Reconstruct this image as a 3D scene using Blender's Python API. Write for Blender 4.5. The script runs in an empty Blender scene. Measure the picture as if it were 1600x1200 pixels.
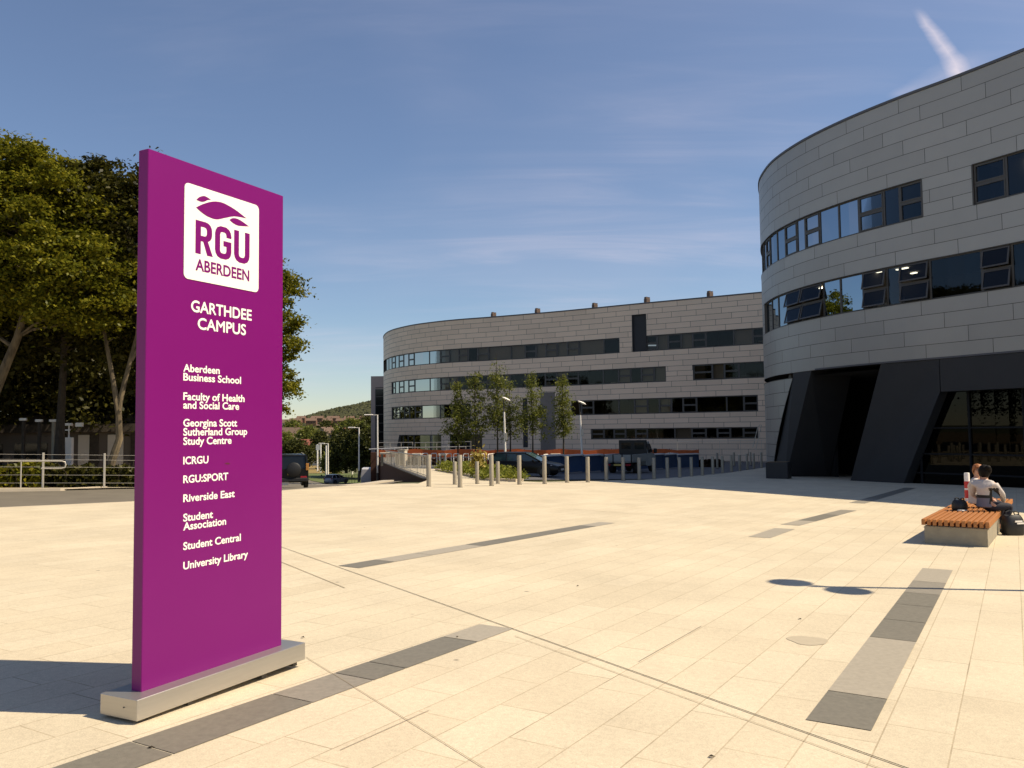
import bpy, bmesh, math, random
import numpy as np
from mathutils import Vector, Matrix
R = math.radians
sc = bpy.context.scene
COL = sc.collection

# ------------------------------------------------------------------ camera
F_PX, PITCH, ROLL, EYE = 1300.0, math.atan(73/1300), -0.0115, 1.65
cam_d = bpy.data.cameras.new('camera'); cam = bpy.data.objects.new('camera', cam_d); COL.objects.link(cam)
cam_d.sensor_width = 36; cam_d.lens = F_PX/1600*36; cam_d.clip_start = .05; cam_d.clip_end = 9000
CM = Matrix.Rotation(math.pi/2+PITCH, 3, 'X') @ Matrix.Rotation(ROLL, 3, 'Z')
cam.matrix_world = Matrix.Translation((0, 0, EYE)) @ CM.to_4x4()
sc.camera = cam

# ------------------------------------------------------------------ sun, sky, exposure
SUN_EL = R(50); SUN_DIR = Vector((math.cos(SUN_EL)*.997, -math.cos(SUN_EL)*.08, math.sin(SUN_EL))).normalized()
sun_d = bpy.data.lights.new('sun', 'SUN'); sun = bpy.data.objects.new('sun', sun_d); COL.objects.link(sun)
sun_d.energy = 5.0; sun_d.angle = R(.5); sun_d.color = (1, .86, .66)
sun.rotation_euler = SUN_DIR.to_track_quat('Z', 'Y').to_euler(); sun.location = (40, 0, 60)
sun['kind'] = 'structure'
sc.view_settings.view_transform = 'Standard'; sc.view_settings.look = 'None'
sc.view_settings.exposure = 0.38; sc.view_settings.gamma = 1
SKY_STRENGTH = .080

def build_world():
    w = bpy.data.worlds.new('World'); sc.world = w; w.use_nodes = True
    nt = w.node_tree; N = nt.nodes; L = nt.links
    bg = N['Background']; bg.inputs[1].default_value = SKY_STRENGTH
    sky = N.new('ShaderNodeTexSky'); sky.sky_type = 'NISHITA'; sky.sun_disc = False
    sky.sun_elevation = SUN_EL; sky.sun_rotation = math.atan2(SUN_DIR.x, SUN_DIR.y)
    sky.air_density = 1.0; sky.dust_density = .1; sky.ozone_density = 1.4
    tc = N.new('ShaderNodeTexCoord'); sep = N.new('ShaderNodeSeparateXYZ'); L.new(tc.outputs['Generated'], sep.inputs[0])
    def m(op, a, b=None, c=None, clamp=False):
        n = N.new('ShaderNodeMath'); n.operation = op; n.use_clamp = clamp
        for i, v in enumerate((a, b, c)):
            if v is None: continue
            if isinstance(v, (int, float)): n.inputs[i].default_value = v
            else: L.new(v, n.inputs[i])
        return n.outputs[0]
    zz = m('MAXIMUM', sep.outputs[2], .02); zc = m('ADD', zz, .10)
    u = m('DIVIDE', sep.outputs[0], zc); v = m('DIVIDE', sep.outputs[1], zc)
    cb = N.new('ShaderNodeCombineXYZ'); L.new(u, cb.inputs[0]); L.new(v, cb.inputs[1])
    def noise(scale, detail, rough, rot, sx, sy, dist=0, off=(0, 0, 0)):
        mp = N.new('ShaderNodeMapping'); mp.inputs['Rotation'].default_value = (0, 0, R(rot)); mp.inputs['Scale'].default_value = (sx, sy, 1)
        mp.inputs['Location'].default_value = off
        L.new(cb.outputs[0], mp.inputs[0])
        n = N.new('ShaderNodeTexNoise'); n.inputs['Scale'].default_value = scale; n.inputs['Detail'].default_value = detail
        n.inputs['Roughness'].default_value = rough; n.inputs['Distortion'].default_value = dist
        L.new(mp.outputs[0], n.inputs[0]); return n.outputs['Fac']
    def ramp(f, a, b):
        n = N.new('ShaderNodeMapRange'); n.interpolation_type = 'SMOOTHSTEP'
        L.new(f, n.inputs[0]); n.inputs[1].default_value = a; n.inputs[2].default_value = b; return n.outputs[0]
    big = ramp(noise(.55, 3, .5, 20, 1, .8, .4, (3.1, 1.7, 0)), .40, .70)
    streak = ramp(noise(1.3, 8, .6, -24, .5, 2.0, 1.2), .40, .80)
    veil = m('MULTIPLY', m('ADD', m('MULTIPLY', streak, .75), .25), big)
    low = ramp(noise(1.0, 6, .6, 8, .4, 1.6, .5, (7, 2, 0)), .50, .78)
    fac = m('ADD', m('ADD', m('MULTIPLY', veil, .50), m('MULTIPLY', low, .13)), .06, clamp=True)
    # one narrow wisp of cirrus, a line in the cloud layer
    dx, dy = .8, -.6
    def wisp(u0, v0, u1, v1, wd, amt):
        ax, ay = u1-u0, v1-v0; ln = math.hypot(ax, ay); ax /= ln; ay /= ln
        wob = m('MULTIPLY', m('SUBTRACT', noise(3.2, 5, .6, 0, 1, 1, .3), .5), wd*1.6)
        pu = m('SUBTRACT', u, u0); pv = m('SUBTRACT', v, v0)
        t = m('DIVIDE', m('ADD', m('MULTIPLY', pu, ax), m('MULTIPLY', pv, ay)), ln)
        d = m('ABSOLUTE', m('ADD', m('SUBTRACT', m('MULTIPLY', pu, ay), m('MULTIPLY', pv, ax)), wob))
        wdt = m('MULTIPLY', m('ADD', m('MULTIPLY', t, .55), .45), wd)
        inn = m('SUBTRACT', 1.0, m('DIVIDE', d, wdt), clamp=True)
        e0 = ramp(t, -.12, .18); e1 = ramp(t, 1.7, 1.1)
        tex = m('ADD', m('MULTIPLY', noise(9, 5, .65, 0, 1, 1, .5), .9), .2)
        return m('MULTIPLY', m('MULTIPLY', m('MULTIPLY', inn, e0), m('MULTIPLY', e1, tex)), amt)
    def uv(px, py):
        d = CM @ Vector(((px-800)/F_PX, (600-py)/F_PX, -1)); d.normalize(); return d.x/(d.z+.10), d.y/(d.z+.10)
    a = uv(1440, 22); b = uv(1500, 120)
    w1 = wisp(*a, *b, .028, 1.0)
    a = uv(1395, 150); b = uv(1490, 112)
    w2 = wisp(*a, *b, .06, .30)
    fac = m('ADD', fac, m('ADD', w1, w2), clamp=True)
    hz = ramp(sep.outputs[2], .0, .10); fac = m('MULTIPLY', fac, hz)
    mix = N.new('ShaderNodeMixRGB'); L.new(fac, mix.inputs[0])
    hsv = N.new('ShaderNodeHueSaturation'); hsv.inputs['Saturation'].default_value = 1.08; L.new(sky.outputs[0], hsv.inputs['Color'])
    tn = N.new('ShaderNodeMixRGB'); tn.blend_type = 'MULTIPLY'; tn.inputs[0].default_value = 1; tn.inputs[2].default_value = (.95, .98, 1.05, 1); L.new(hsv.outputs[0], tn.inputs[1]); L.new(tn.outputs[0], mix.inputs[1]); mix.inputs[2].default_value = (7.4, 6.8, 7.7, 1)
    L.new(mix.outputs[0], bg.inputs[0])
build_world()

# ------------------------------------------------------------------ layout helpers: a pixel of the photo -> a place on the ground or at a depth
def ray(px, py): return CM @ Vector(((px-800)/F_PX, (600-py)/F_PX, -1))
def plane_z(x, y): return -.018*x-.018*y
def at_ground(px, py):
    d = ray(px, py); t = -EYE/(d.z+.018*d.x+.018*d.y); return Vector((0, 0, EYE))+d*t
def at_depth(px, py, y):
    d = ray(px, py); return Vector((0, 0, EYE))+d*(y/d.y)
def sstep(a, b, x):
    t = min(1, max(0, (x-a)/(b-a))); return t*t*(3-2*t)
def edge_x(y):                                   # the line where the terrace is retained above the road
    if y < 39.7: return -4.1+(39.7-y)*.02
    if y < 80: return -4.1-(y-39.7)*8.5/40.3
    return -12.6-(y-80)*.168
def terrain(x, y):
    xc = max(-70, min(70, x)); yc = max(-40, min(150, y))
    z = -.018*xc-.018*yc
    dev = -.045*(math.sqrt((min(y, 190)-38)**2+36)+(min(y, 190)-38))/2
    dev -= .3*sstep(-6, -11, x)*sstep(30, 42, y)
    ex = edge_x(y); dev *= sstep(ex+1.6, ex+.5, x) if y > 39.6 else sstep(-4, -9, x)
    z += dev
    if y > 150:
        t = sstep(150, 420, y); z = z*(1-t)+(-11)*t
        if y > 420:
            rx = x/y
            ridge = 14+420*(rx+.28) if rx > -.28 else 14-40*(-.28-rx)
            ridge = max(8, min(70, ridge))
            t2 = max(0, (y-420))/1180; t2 = min(1, t2)
            z += (ridge+11)*(t2**1.35) + 2.5*math.sin(x*.011+y*.004)*t2 + 1.5*math.sin(x*.031)*t2
            if y > 1650: z -= (y-1650)*.02
    return z

# ------------------------------------------------------------------ tags
def tag(o, label=None, cat=None, group=None, kind=None):
    if label: o['label'] = label
    if cat: o['category'] = cat
    if group: o['group'] = group
    if kind: o['kind'] = kind
    return o
def thing(name, label, cat, loc=(0, 0, 0), rotz=0, group=None):
    o = bpy.data.objects.new(name, None); COL.objects.link(o); o.location = loc; o.rotation_euler = (0, 0, rotz)
    o.empty_display_size = .3
    return tag(o, label, cat, group)
def copy_tree(o, parent=None):
    c = o.copy(); COL.objects.link(c)
    if parent is not None: c.parent = parent
    for ch in o.children: copy_tree(ch, c)
    return c
ORD = ['first', 'second', 'third', 'fourth', 'fifth', 'sixth', 'seventh', 'eighth', 'ninth', 'tenth', 'eleventh', 'twelfth', 'thirteenth',
       'fourteenth', 'fifteenth', 'sixteenth', 'seventeenth', 'eighteenth', 'nineteenth', 'twentieth', 'twenty-first', 'twenty-second', 'twenty-third', 'twenty-fourth']

# ------------------------------------------------------------------ materials
def P(name, col, rough=.6, metal=0, var=0.0, scale=6.0, bump=0.0, bscale=None, spec=.5, stretch=None, detail=5, island=0.0, coat=0):
    m = bpy.data.materials.new(name); m.use_nodes = True; nt = m.node_tree; N = nt.nodes; L = nt.links
    b = N['Principled BSDF']; b.inputs['Base Color'].default_value = (*col, 1); b.inputs['Roughness'].default_value = rough
    b.inputs['Metallic'].default_value = metal; b.inputs['Specular IOR Level'].default_value = spec
    if coat: b.inputs['Coat Weight'].default_value = coat
    src = None
    if var or bump:
        tc = N.new('ShaderNodeTexCoord'); mp = N.new('ShaderNodeMapping'); L.new(tc.outputs['Object'], mp.inputs[0])
        if stretch: mp.inputs['Scale'].default_value = stretch
        no = N.new('ShaderNodeTexNoise'); no.inputs['Scale'].default_value = scale; no.inputs['Detail'].default_value = detail; no.inputs['Roughness'].default_value = .6
        L.new(mp.outputs[0], no.inputs[0])
    fac = None
    if var:
        mr = N.new('ShaderNodeMapRange'); mr.inputs[1].default_value = .25; mr.inputs[2].default_value = .75
        mr.inputs[3].default_value = 1-var; mr.inputs[4].default_value = 1+var; L.new(no.outputs['Fac'], mr.inputs[0]); fac = mr.outputs[0]
    if island:
        g = N.new('ShaderNodeNewGeometry'); mi = N.new('ShaderNodeMapRange'); mi.inputs[3].default_value = 1-island; mi.inputs[4].default_value = 1+island
        L.new(g.outputs['Random Per Island'], mi.inputs[0])
        if fac is None: fac = mi.outputs[0]
        else:
            mm = N.new('ShaderNodeMath'); mm.operation = 'MULTIPLY'; L.new(fac, mm.inputs[0]); L.new(mi.outputs[0], mm.inputs[1]); fac = mm.outputs[0]
    if fac is not None:
        mx = N.new('ShaderNodeVectorMath'); mx.operation = 'SCALE'; mx.inputs[0].default_value = col; L.new(fac, mx.inputs['Scale'])
        L.new(mx.outputs[0], b.inputs['Base Color'])
    if bump:
        bu = N.new('ShaderNodeBump'); bu.inputs['Strength'].default_value = bump; bu.inputs['Distance'].default_value = .02
        if bscale:
            n2 = N.new('ShaderNodeTexNoise'); n2.inputs['Scale'].default_value = bscale; n2.inputs['Detail'].default_value = 4; L.new(mp.outputs[0], n2.inputs[0]); L.new(n2.outputs['Fac'], bu.inputs['Height'])
        else: L.new(no.outputs['Fac'], bu.inputs['Height'])
        L.new(bu.outputs[0], b.inputs['Normal'])
    return m
def leafmat(name, c1, c2, c3, trans=.35):
    m = bpy.data.materials.new(name); m.use_nodes = True; nt = m.node_tree; N = nt.nodes; L = nt.links
    out = N['Material Output']; N.remove(N['Principled BSDF'])
    g = N.new('ShaderNodeNewGeometry'); r = N.new('ShaderNodeValToRGB'); L.new(g.outputs['Random Per Island'], r.inputs[0])
    e = r.color_ramp.elements; e[0].color = (*c1, 1); e[1].color = (*c3, 1); x = e.new(.55); x.color = (*c2, 1)
    d = N.new('ShaderNodeBsdfDiffuse'); t = N.new('ShaderNodeBsdfTranslucent'); gl = N.new('ShaderNodeBsdfGlossy'); gl.inputs['Roughness'].default_value = .45
    L.new(r.outputs[0], d.inputs[0]); L.new(r.outputs[0], t.inputs[0])
    mx = N.new('ShaderNodeMixShader'); mx.inputs[0].default_value = trans; L.new(d.outputs[0], mx.inputs[1]); L.new(t.outputs[0], mx.inputs[2])
    m2 = N.new('ShaderNodeMixShader'); m2.inputs[0].default_value = .012; L.new(mx.outputs[0], m2.inputs[1]); L.new(gl.outputs[0], m2.inputs[2])
    L.new(m2.outputs[0], out.inputs[0]); return m
def glassmat(name, tint, refl=(1, 1, 1), rough=.01, ior=1.55, boost=.0):
    m = bpy.data.materials.new(name); m.use_nodes = True; nt = m.node_tree; N = nt.nodes; L = nt.links
    out = N['Material Output']; N.remove(N['Principled BSDF'])
    t = N.new('ShaderNodeBsdfTransparent'); t.inputs[0].default_value = (*tint, 1)
    g = N.new('ShaderNodeBsdfGlossy'); g.inputs['Roughness'].default_value = rough; g.inputs[0].default_value = (*refl, 1)
    f = N.new('ShaderNodeFresnel'); f.inputs[0].default_value = ior
    ad = N.new('ShaderNodeMath'); ad.operation = 'ADD'; ad.use_clamp = True; ad.inputs[1].default_value = boost; L.new(f.outputs[0], ad.inputs[0])
    mx = N.new('ShaderNodeMixShader'); L.new(ad.outputs[0], mx.inputs[0]); L.new(t.outputs[0], mx.inputs[1]); L.new(g.outputs[0], mx.inputs[2])
    L.new(mx.outputs[0], out.inputs[0]); return m
def emit(name, col, s):
    m = bpy.data.materials.new(name); m.use_nodes = True; nt = m.node_tree; N = nt.nodes
    e = N.new('ShaderNodeEmission'); e.inputs[0].default_value = (*col, 1); e.inputs[1].default_value = s
    nt.links.new(e.outputs[0], N['Material Output'].inputs[0]); return m
M = {}
def paving():
    m = bpy.data.materials.new('granite_paving'); m.use_nodes = True; nt = m.node_tree; N = nt.nodes; L = nt.links; b = N['Principled BSDF']
    tc = N.new('ShaderNodeTexCoord'); mp = N.new('ShaderNodeMapping'); mp.inputs['Rotation'].default_value = (0, 0, R(-59)); L.new(tc.outputs['Object'], mp.inputs[0])
    br = N.new('ShaderNodeTexBrick'); L.new(mp.outputs[0], br.inputs[0]); br.offset = .42; br.offset_frequency = 2; br.squash = 1.25; br.squash_frequency = 3
    br.inputs['Scale'].default_value = 1; br.inputs['Brick Width'].default_value = .92; br.inputs['Row Height'].default_value = .36
    br.inputs['Mortar Size'].default_value = .005; br.inputs['Mortar Smooth'].default_value = .3; br.inputs['Bias'].default_value = 0
    br.inputs['Color1'].default_value = (.57, .49, .345, 1); br.inputs['Color2'].default_value = (.61, .53, .38, 1); br.inputs['Mortar'].default_value = (.47, .39, .26, 1)
    def noise(sc_, det, vec=None, rough=.6):
        n = N.new('ShaderNodeTexNoise'); n.inputs['Scale'].default_value = sc_; n.inputs['Detail'].default_value = det; n.inputs['Roughness'].default_value = rough
        L.new(vec if vec is not None else tc.outputs['Object'], n.inputs[0]); return n.outputs['Fac']
    def mr(f, a, b_, c, d):
        n = N.new('ShaderNodeMapRange'); L.new(f, n.inputs[0]); n.inputs[1].default_value = a; n.inputs[2].default_value = b_; n.inputs[3].default_value = c; n.inputs[4].default_value = d; return n.outputs[0]
    def mul(a, bb):
        n = N.new('ShaderNodeMath'); n.operation = 'MULTIPLY'; L.new(a, n.inputs[0]); L.new(bb, n.inputs[1]); return n.outputs[0]
    # some joints are filled with dark dirt, most are flush
    joint_dirt = mr(noise(1.9, 3), .50, .70, .05, .62)
    mo = mul(br.outputs['Fac'], joint_dirt)
    grain = mr(noise(120, 2, None, .7), .3, .7, .84, 1.16)
    grain2 = mr(noise(26, 4), .3, .7, .93, 1.07)
    stain = mr(noise(.55, 6, None, .65), .35, .75, 1.06, .86)
    spot = mr(noise(2.3, 7, None, .7), .70, .78, 1.0, .80)
    f = mul(mul(grain, grain2), mul(stain, spot))
    vm = N.new('ShaderNodeVectorMath'); vm.operation = 'SCALE'; L.new(br.outputs['Color'], vm.inputs[0]); L.new(f, vm.inputs['Scale'])
    mx = N.new('ShaderNodeMixRGB'); L.new(mo, mx.inputs[0]); L.new(vm.outputs[0], mx.inputs[1]); mx.inputs[2].default_value = (.17, .14, .09, 1)
    # chewing gum spots
    vo = N.new('ShaderNodeTexVoronoi'); vo.inputs['Scale'].default_value = .95; L.new(tc.outputs['Object'], vo.inputs[0])
    gum = mr(vo.outputs['Distance'], .018, .03, .75, 0)
    m3 = N.new('ShaderNodeMixRGB'); L.new(gum, m3.inputs[0]); L.new(mx.outputs[0], m3.inputs[1]); m3.inputs[2].default_value = (.16, .14, .11, 1)
    L.new(m3.outputs[0], b.inputs['Base Color']); b.inputs['Roughness'].default_value = .75; b.inputs['Specular IOR Level'].default_value = .25
    bu = N.new('ShaderNodeBump'); bu.inputs['Strength'].default_value = .25; bu.inputs['Distance'].default_value = .004
    inv = N.new('ShaderNodeMath'); inv.operation = 'SUBTRACT'; inv.inputs[0].default_value = 1; L.new(br.outputs['Fac'], inv.inputs[1]); L.new(inv.outputs[0], bu.inputs['Height'])
    b2 = N.new('ShaderNodeBump'); b2.inputs['Strength'].default_value = .15; b2.inputs['Distance'].default_value = .003; L.new(grain2, b2.inputs['Height']); L.new(bu.outputs[0], b2.inputs['Normal'])
    L.new(b2.outputs[0], b.inputs['Normal'])
    return m
M['paving'] = paving()
M['inlay_dark'] = P('dark_granite', (.175, .16, .122), .6, 0, .16, 24, .1, 120)
M['inlay_mid'] = P('mid_granite', (.25, .225, .175), .6, 0, .14, 24, .1, 120)
M['inlay_light'] = P('light_granite', (.355, .315, .24), .6, 0, .12, 24, .1, 120)
M['drain'] = P('drain_slot', (.05, .045, .03), .7)
M['joint'] = P('slab_joint', (.30, .25, .165), .8)
M['stain'] = P('paving_stain', (.45, .385, .27), .7, 0, .06, 20)
M['asphalt'] = P('asphalt', (.15, .13, .095), .85, 0, .14, 1.3, .15, 60)
M['yard'] = P('yard_setts', (.10, .098, .096), .8, 0, .10, 1.2, .1, 40)
M['pavement'] = P('concrete_pavement', (.36, .31, .22), .8, 0, .1, 2.0)
M['kerb'] = P('kerb_stone', (.5, .43, .32), .75, 0, .08, 5)
M['soil'] = P('dry_mulch', (.16, .11, .05), .95, 0, .4, 3, .5, 14)
M['grass'] = P('lawn', (.10, .125, .03), .95, 0, .3, 1.6, .4, 30)
M['field'] = P('far_ground', (.085, .09, .035), .95, 0, .35, .035)
M['mark'] = P('road_paint', (.72, .66, .55), .6, 0, .08, 8)
M['purple'] = P('purple_panel', (.162, .003, .132), .36, 0, .03, 1.2, spec=.3, coat=.0)
M['white'] = P('white_vinyl', (.83, .82, .74), .45)
M['steel'] = P('brushed_steel', (.46, .44, .40), .38, .75, .05, 3, stretch=(1, 1, 14))
M['darkred'] = P('dark_red_mark', (.09, .012, .02), .6)
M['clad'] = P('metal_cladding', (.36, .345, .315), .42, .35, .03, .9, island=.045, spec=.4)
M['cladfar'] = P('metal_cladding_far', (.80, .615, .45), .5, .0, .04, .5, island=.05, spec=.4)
M['gap'] = P('cladding_backing', (.05, .048, .045), .8)
M['coping'] = P('roof_coping', (.10, .10, .11), .5, .3)
M['frame'] = P('window_frame', (.075, .07, .065), .45, .2)
M['glass'] = glassmat('window_glass', (.30, .33, .35), (.27, .33, .39), .012, 1.5, .03)
M['glassfar'] = glassmat('window_glass_far', (.42, .40, .37), (.36, .39, .40), .03, 1.45, .02)
M['glassdark'] = glassmat('entrance_glass', (.05, .055, .055), (.24, .24, .22), .01, 1.45, .01)
M['room'] = P('room_inside', (.10, .09, .08), .9, 0, .3, .35)
M['ceiling'] = P('room_ceiling', (.22, .21, .20), .9)
M['blind'] = P('blind', (.62, .52, .40), .8, 0, .08, 6)
M['tube'] = emit('lit_tube', (1, .86, .62), 5.0)
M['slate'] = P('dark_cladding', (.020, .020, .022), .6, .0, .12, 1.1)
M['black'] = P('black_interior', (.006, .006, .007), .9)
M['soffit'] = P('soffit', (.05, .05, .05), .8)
M['slats'] = P('hardwood_slats', (.37, .145, .038), .55, 0, .22, 7, .1, 40, island=.16, stretch=(1, 8, 8))
M['concrete'] = P('bench_concrete', (.30, .265, .195), .85, 0, .14, 5, .1, 50)
M['bollard'] = P('bollard_steel', (.36, .32, .245), .5, .2, .10, 4)
M['polewhite'] = P('white_pole', (.88, .84, .76), .45)
M['poledark'] = P('dark_pole', (.06, .055, .05), .5)
M['galv'] = P('galvanised_steel', (.55, .51, .43), .45, .4)
M['brownwall'] = P('brown_retaining_wall', (.070, .028, .016), .9, 0, .12, 1.1)
M['orange'] = P('orange_mesh', (.62, .135, .03), .7, 0, .18, 3)
M['hoarding'] = P('blue_hoarding', (.045, .085, .17), .5, 0, .12, 1.5)
M['edge_sunlit'] = P('sunlit_edge_white', (.75, .73, .70), .5)
M['darkhedge'] = leafmat('copper_hedge_leaf', (.03, .014, .008), (.05, .022, .012), (.075, .035, .018), .2)
M['bark'] = P('bark', (.13, .098, .055), .9, 0, .75, 4, .8, 16, stretch=(1, 1, .35))
M['barkdark'] = P('dark_bark', (.05, .038, .025), .9, 0, .4, 5, .6, 16)
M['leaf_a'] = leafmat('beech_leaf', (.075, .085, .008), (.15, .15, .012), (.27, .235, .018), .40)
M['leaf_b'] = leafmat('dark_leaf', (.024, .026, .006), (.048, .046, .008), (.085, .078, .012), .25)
M['leaf_c'] = leafmat('young_leaf', (.10, .122, .022), (.17, .188, .038), (.25, .25, .055), .5)
M['leaf_d'] = leafmat('planting_leaf', (.12, .14, .015), (.20, .22, .03), (.30, .30, .055), .4)
M['leaf_e'] = leafmat('far_leaf', (.032, .038, .010), (.060, .066, .016), (.105, .105, .024), .3)
M['leaf_y'] = leafmat('yellow_leaf', (.3, .23, .04), (.42, .33, .08), (.55, .45, .14), .3)
M['hillwood'] = P('woodland', (.040, .042, .010), .95, 0, .35, .06, island=.3)
M['paintblack'] = P('black_car_paint', (.006, .006, .006), .30, 0, spec=.28)
M['paintsilver'] = P('silver_car_paint', (.26, .27, .31), .3, .4)
M['paintwhite'] = P('white_van_paint', (.5, .49, .49), .35)
M['paintgrey'] = P('grey_truck_paint', (.30, .31, .29), .4)
M['carglass'] = P('car_glass', (.010, .012, .013), .08, 0, spec=.4)
M['screen'] = P('windscreen', (.03, .06, .065), .05, 0, spec=.9)
M['tyre'] = P('tyre_rubber', (.015, .014, .013), .85)
M['rim'] = P('alloy_rim', (.10, .10, .10), .4, .5)
M['redlens'] = P('red_lens', (.30, .012, .02), .25)
M['amber'] = P('amber_lens', (.45, .20, .04), .3)
M['headlens'] = P('headlight_lens', (.55, .56, .6), .15)
M['plate_y'] = P('yellow_plate', (.55, .42, .10), .5)
M['plate_w'] = P('white_plate', (.65, .63, .58), .5)
M['plastic'] = P('black_plastic', (.012, .012, .012), .5)
M['skin'] = P('skin', (.50, .27, .17), .55)
M['hair_d'] = P('dark_hair', (.006, .004, .003), .6, 0, .5, 30, .5, 60, spec=.15)
M['hair_g'] = P('ginger_hair', (.36, .12, .025), .5, 0, .4, 30, .5, 60)
M['jacket'] = P('pale_grey_jacket', (.52, .47, .43), .75, 0, .06, 8, .3, 20)
M['jacket2'] = P('blue_grey_jacket', (.17, .165, .20), .75, 0, .06, 8, .3, 20)
M['jacketblk'] = P('black_jacket_panel', (.012, .01, .01), .7)
M['jeans'] = P('dark_jeans', (.022, .022, .034), .85, 0, .2, 20)
M['shirt'] = P('pale_shirt', (.62, .55, .48), .8)
M['redband'] = P('red_band', (.50, .03, .03), .5)
M['roof'] = P('house_roof', (.13, .085, .06), .85, 0, .25, 1)
M['roofbrown'] = P('brown_tile_roof', (.17, .105, .07), .85, 0, .25, 1)
M['roofred'] = P('red_roof', (.22, .07, .045), .85, 0, .25, 1)
M['render'] = P('white_render', (.62, .55, .44), .85, 0, .08, 1)
M['brick'] = P('brown_brick', (.17, .085, .05), .85, 0, .2, 4)
M['stonewall'] = P('granite_house', (.30, .25, .19), .85, 0, .15, 1)

# ------------------------------------------------------------------ mesh builder
class MB:
    def __init__(s): s.v = []; s.f = []; s.m = []
    def add(s, vs, fs, mi=0):
        o = len(s.v); s.v += [tuple(v) for v in vs]; s.f += [tuple(i+o for i in f) for f in fs]; s.m += [mi]*len(fs)
    def quad(s, a, b, c, d, mi=0): s.add([a, b, c, d], [(0, 1, 2, 3)], mi)
    def box(s, c, size, rz=0, mi=0, bev=0):
        x, y, z = size[0]/2, size[1]/2, size[2]/2; co, si = math.cos(rz), math.sin(rz)
        def T(p): return (c[0]+p[0]*co-p[1]*si, c[1]+p[0]*si+p[1]*co, c[2]+p[2])
        if bev <= 0:
            vs = [T(p) for p in [(-x, -y, -z), (x, -y, -z), (x, y, -z), (-x, y, -z), (-x, -y, z), (x, -y, z), (x, y, z), (-x, y, z)]]
            s.add(vs, [(0, 3, 2, 1), (4, 5, 6, 7), (0, 1, 5, 4), (1, 2, 6, 5), (2, 3, 7, 6), (3, 0, 4, 7)], mi); return
        b = bev; rings = []
        for zz, ins in ((-z, b), (-z+b, 0), (z-b, 0), (z, b)):
            X, Y = x-ins, y-ins
            rings.append([(-X+b, -Y), (X-b, -Y), (X, -Y+b), (X, Y-b), (X-b, Y), (-X+b, Y), (-X, Y-b), (-X, -Y+b)])
            rings[-1] = [T((p[0], p[1], zz)) for p in rings[-1]]
        s.loft(rings, True, mi=mi)
    def loft(s, rings, caps=True, closed=True, mi=0):
        n = len(rings[0]); vs = [p for r in rings for p in r]; fs = []
        for i in range(len(rings)-1):
            for j in range(n if closed else n-1):
                k = (j+1) % n; fs.append((i*n+j, i*n+k, (i+1)*n+k, (i+1)*n+j))
        if caps: fs.append(tuple(range(n-1, -1, -1))); fs.append(tuple((len(rings)-1)*n+j for j in range(n)))
        s.add(vs, fs, mi)
    def tube(s, pts, rad, n=8, mi=0, caps=True):
        pts = [Vector(p) for p in pts]
        if not hasattr(rad, '__len__'): rad = [rad]*len(pts)
        rings = []; up = None
        for i, p in enumerate(pts):
            d = (pts[min(i+1, len(pts)-1)]-pts[max(i-1, 0)])
            if d.length < 1e-9: d = Vector((0, 0, 1))
            d.normalize()
            if up is None: up = d.orthogonal().normalized()
            else: up = (up-d*up.dot(d)); up = up.normalized() if up.length > 1e-6 else d.orthogonal().normalized()
            w = d.cross(up)
            rings.append([p+(up*math.cos(2*math.pi*k/n)+w*math.sin(2*math.pi*k/n))*rad[i] for k in range(n)])
        s.loft(rings, caps, mi=mi)
    def cyl(s, a, b, r, n=10, mi=0): s.tube([a, b], r, n, mi)
    def lathe(s, prof, c, n=16, mi=0, axis='z'):
        rings = []
        for r, z in prof:
            ring = []
            for k in range(n):
                a = 2*math.pi*k/n; x, y = r*math.cos(a), r*math.sin(a)
                ring.append((c[0]+x, c[1]+y, c[2]+z) if axis == 'z' else (c[0]+x, c[1]+z, c[2]-y))
            rings.append(ring)
        s.loft(rings, True, mi=mi)
    def prism(s, poly, off, mi=0):            # poly: list of 3-D points, extruded by vector off
        a = [Vector(p) for p in poly]; b = [p+Vector(off) for p in a]; s.loft([a, b], True, mi=mi)
    def build(s, name, mats, parent=None, smooth=False, local=False, flip=True):
        me = bpy.data.meshes.new(name); off = Vector((0, 0, 0))
        if parent is not None and not local:
            p = parent
            while p is not None: off += p.location; p = p.parent
        me.from_pydata([tuple(Vector(v)-off) for v in s.v], [], s.f)
        if not isinstance(mats, (list, tuple)): mats = [mats]
        for m in mats: me.materials.append(m)
        me.polygons.foreach_set('material_index', s.m)
        if flip:
            bm = bmesh.new(); bm.from_mesh(me); bmesh.ops.recalc_face_normals(bm, faces=bm.faces); bm.to_mesh(me); bm.free()
        if smooth:
            me.polygons.foreach_set('use_smooth', [True]*len(me.polygons))
            if smooth != 'all': me.set_sharp_from_angle(angle=R(35))
        me.update()
        o = bpy.data.objects.new(name, me); COL.objects.link(o)
        if parent is not None: o.parent = parent
        return o

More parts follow.
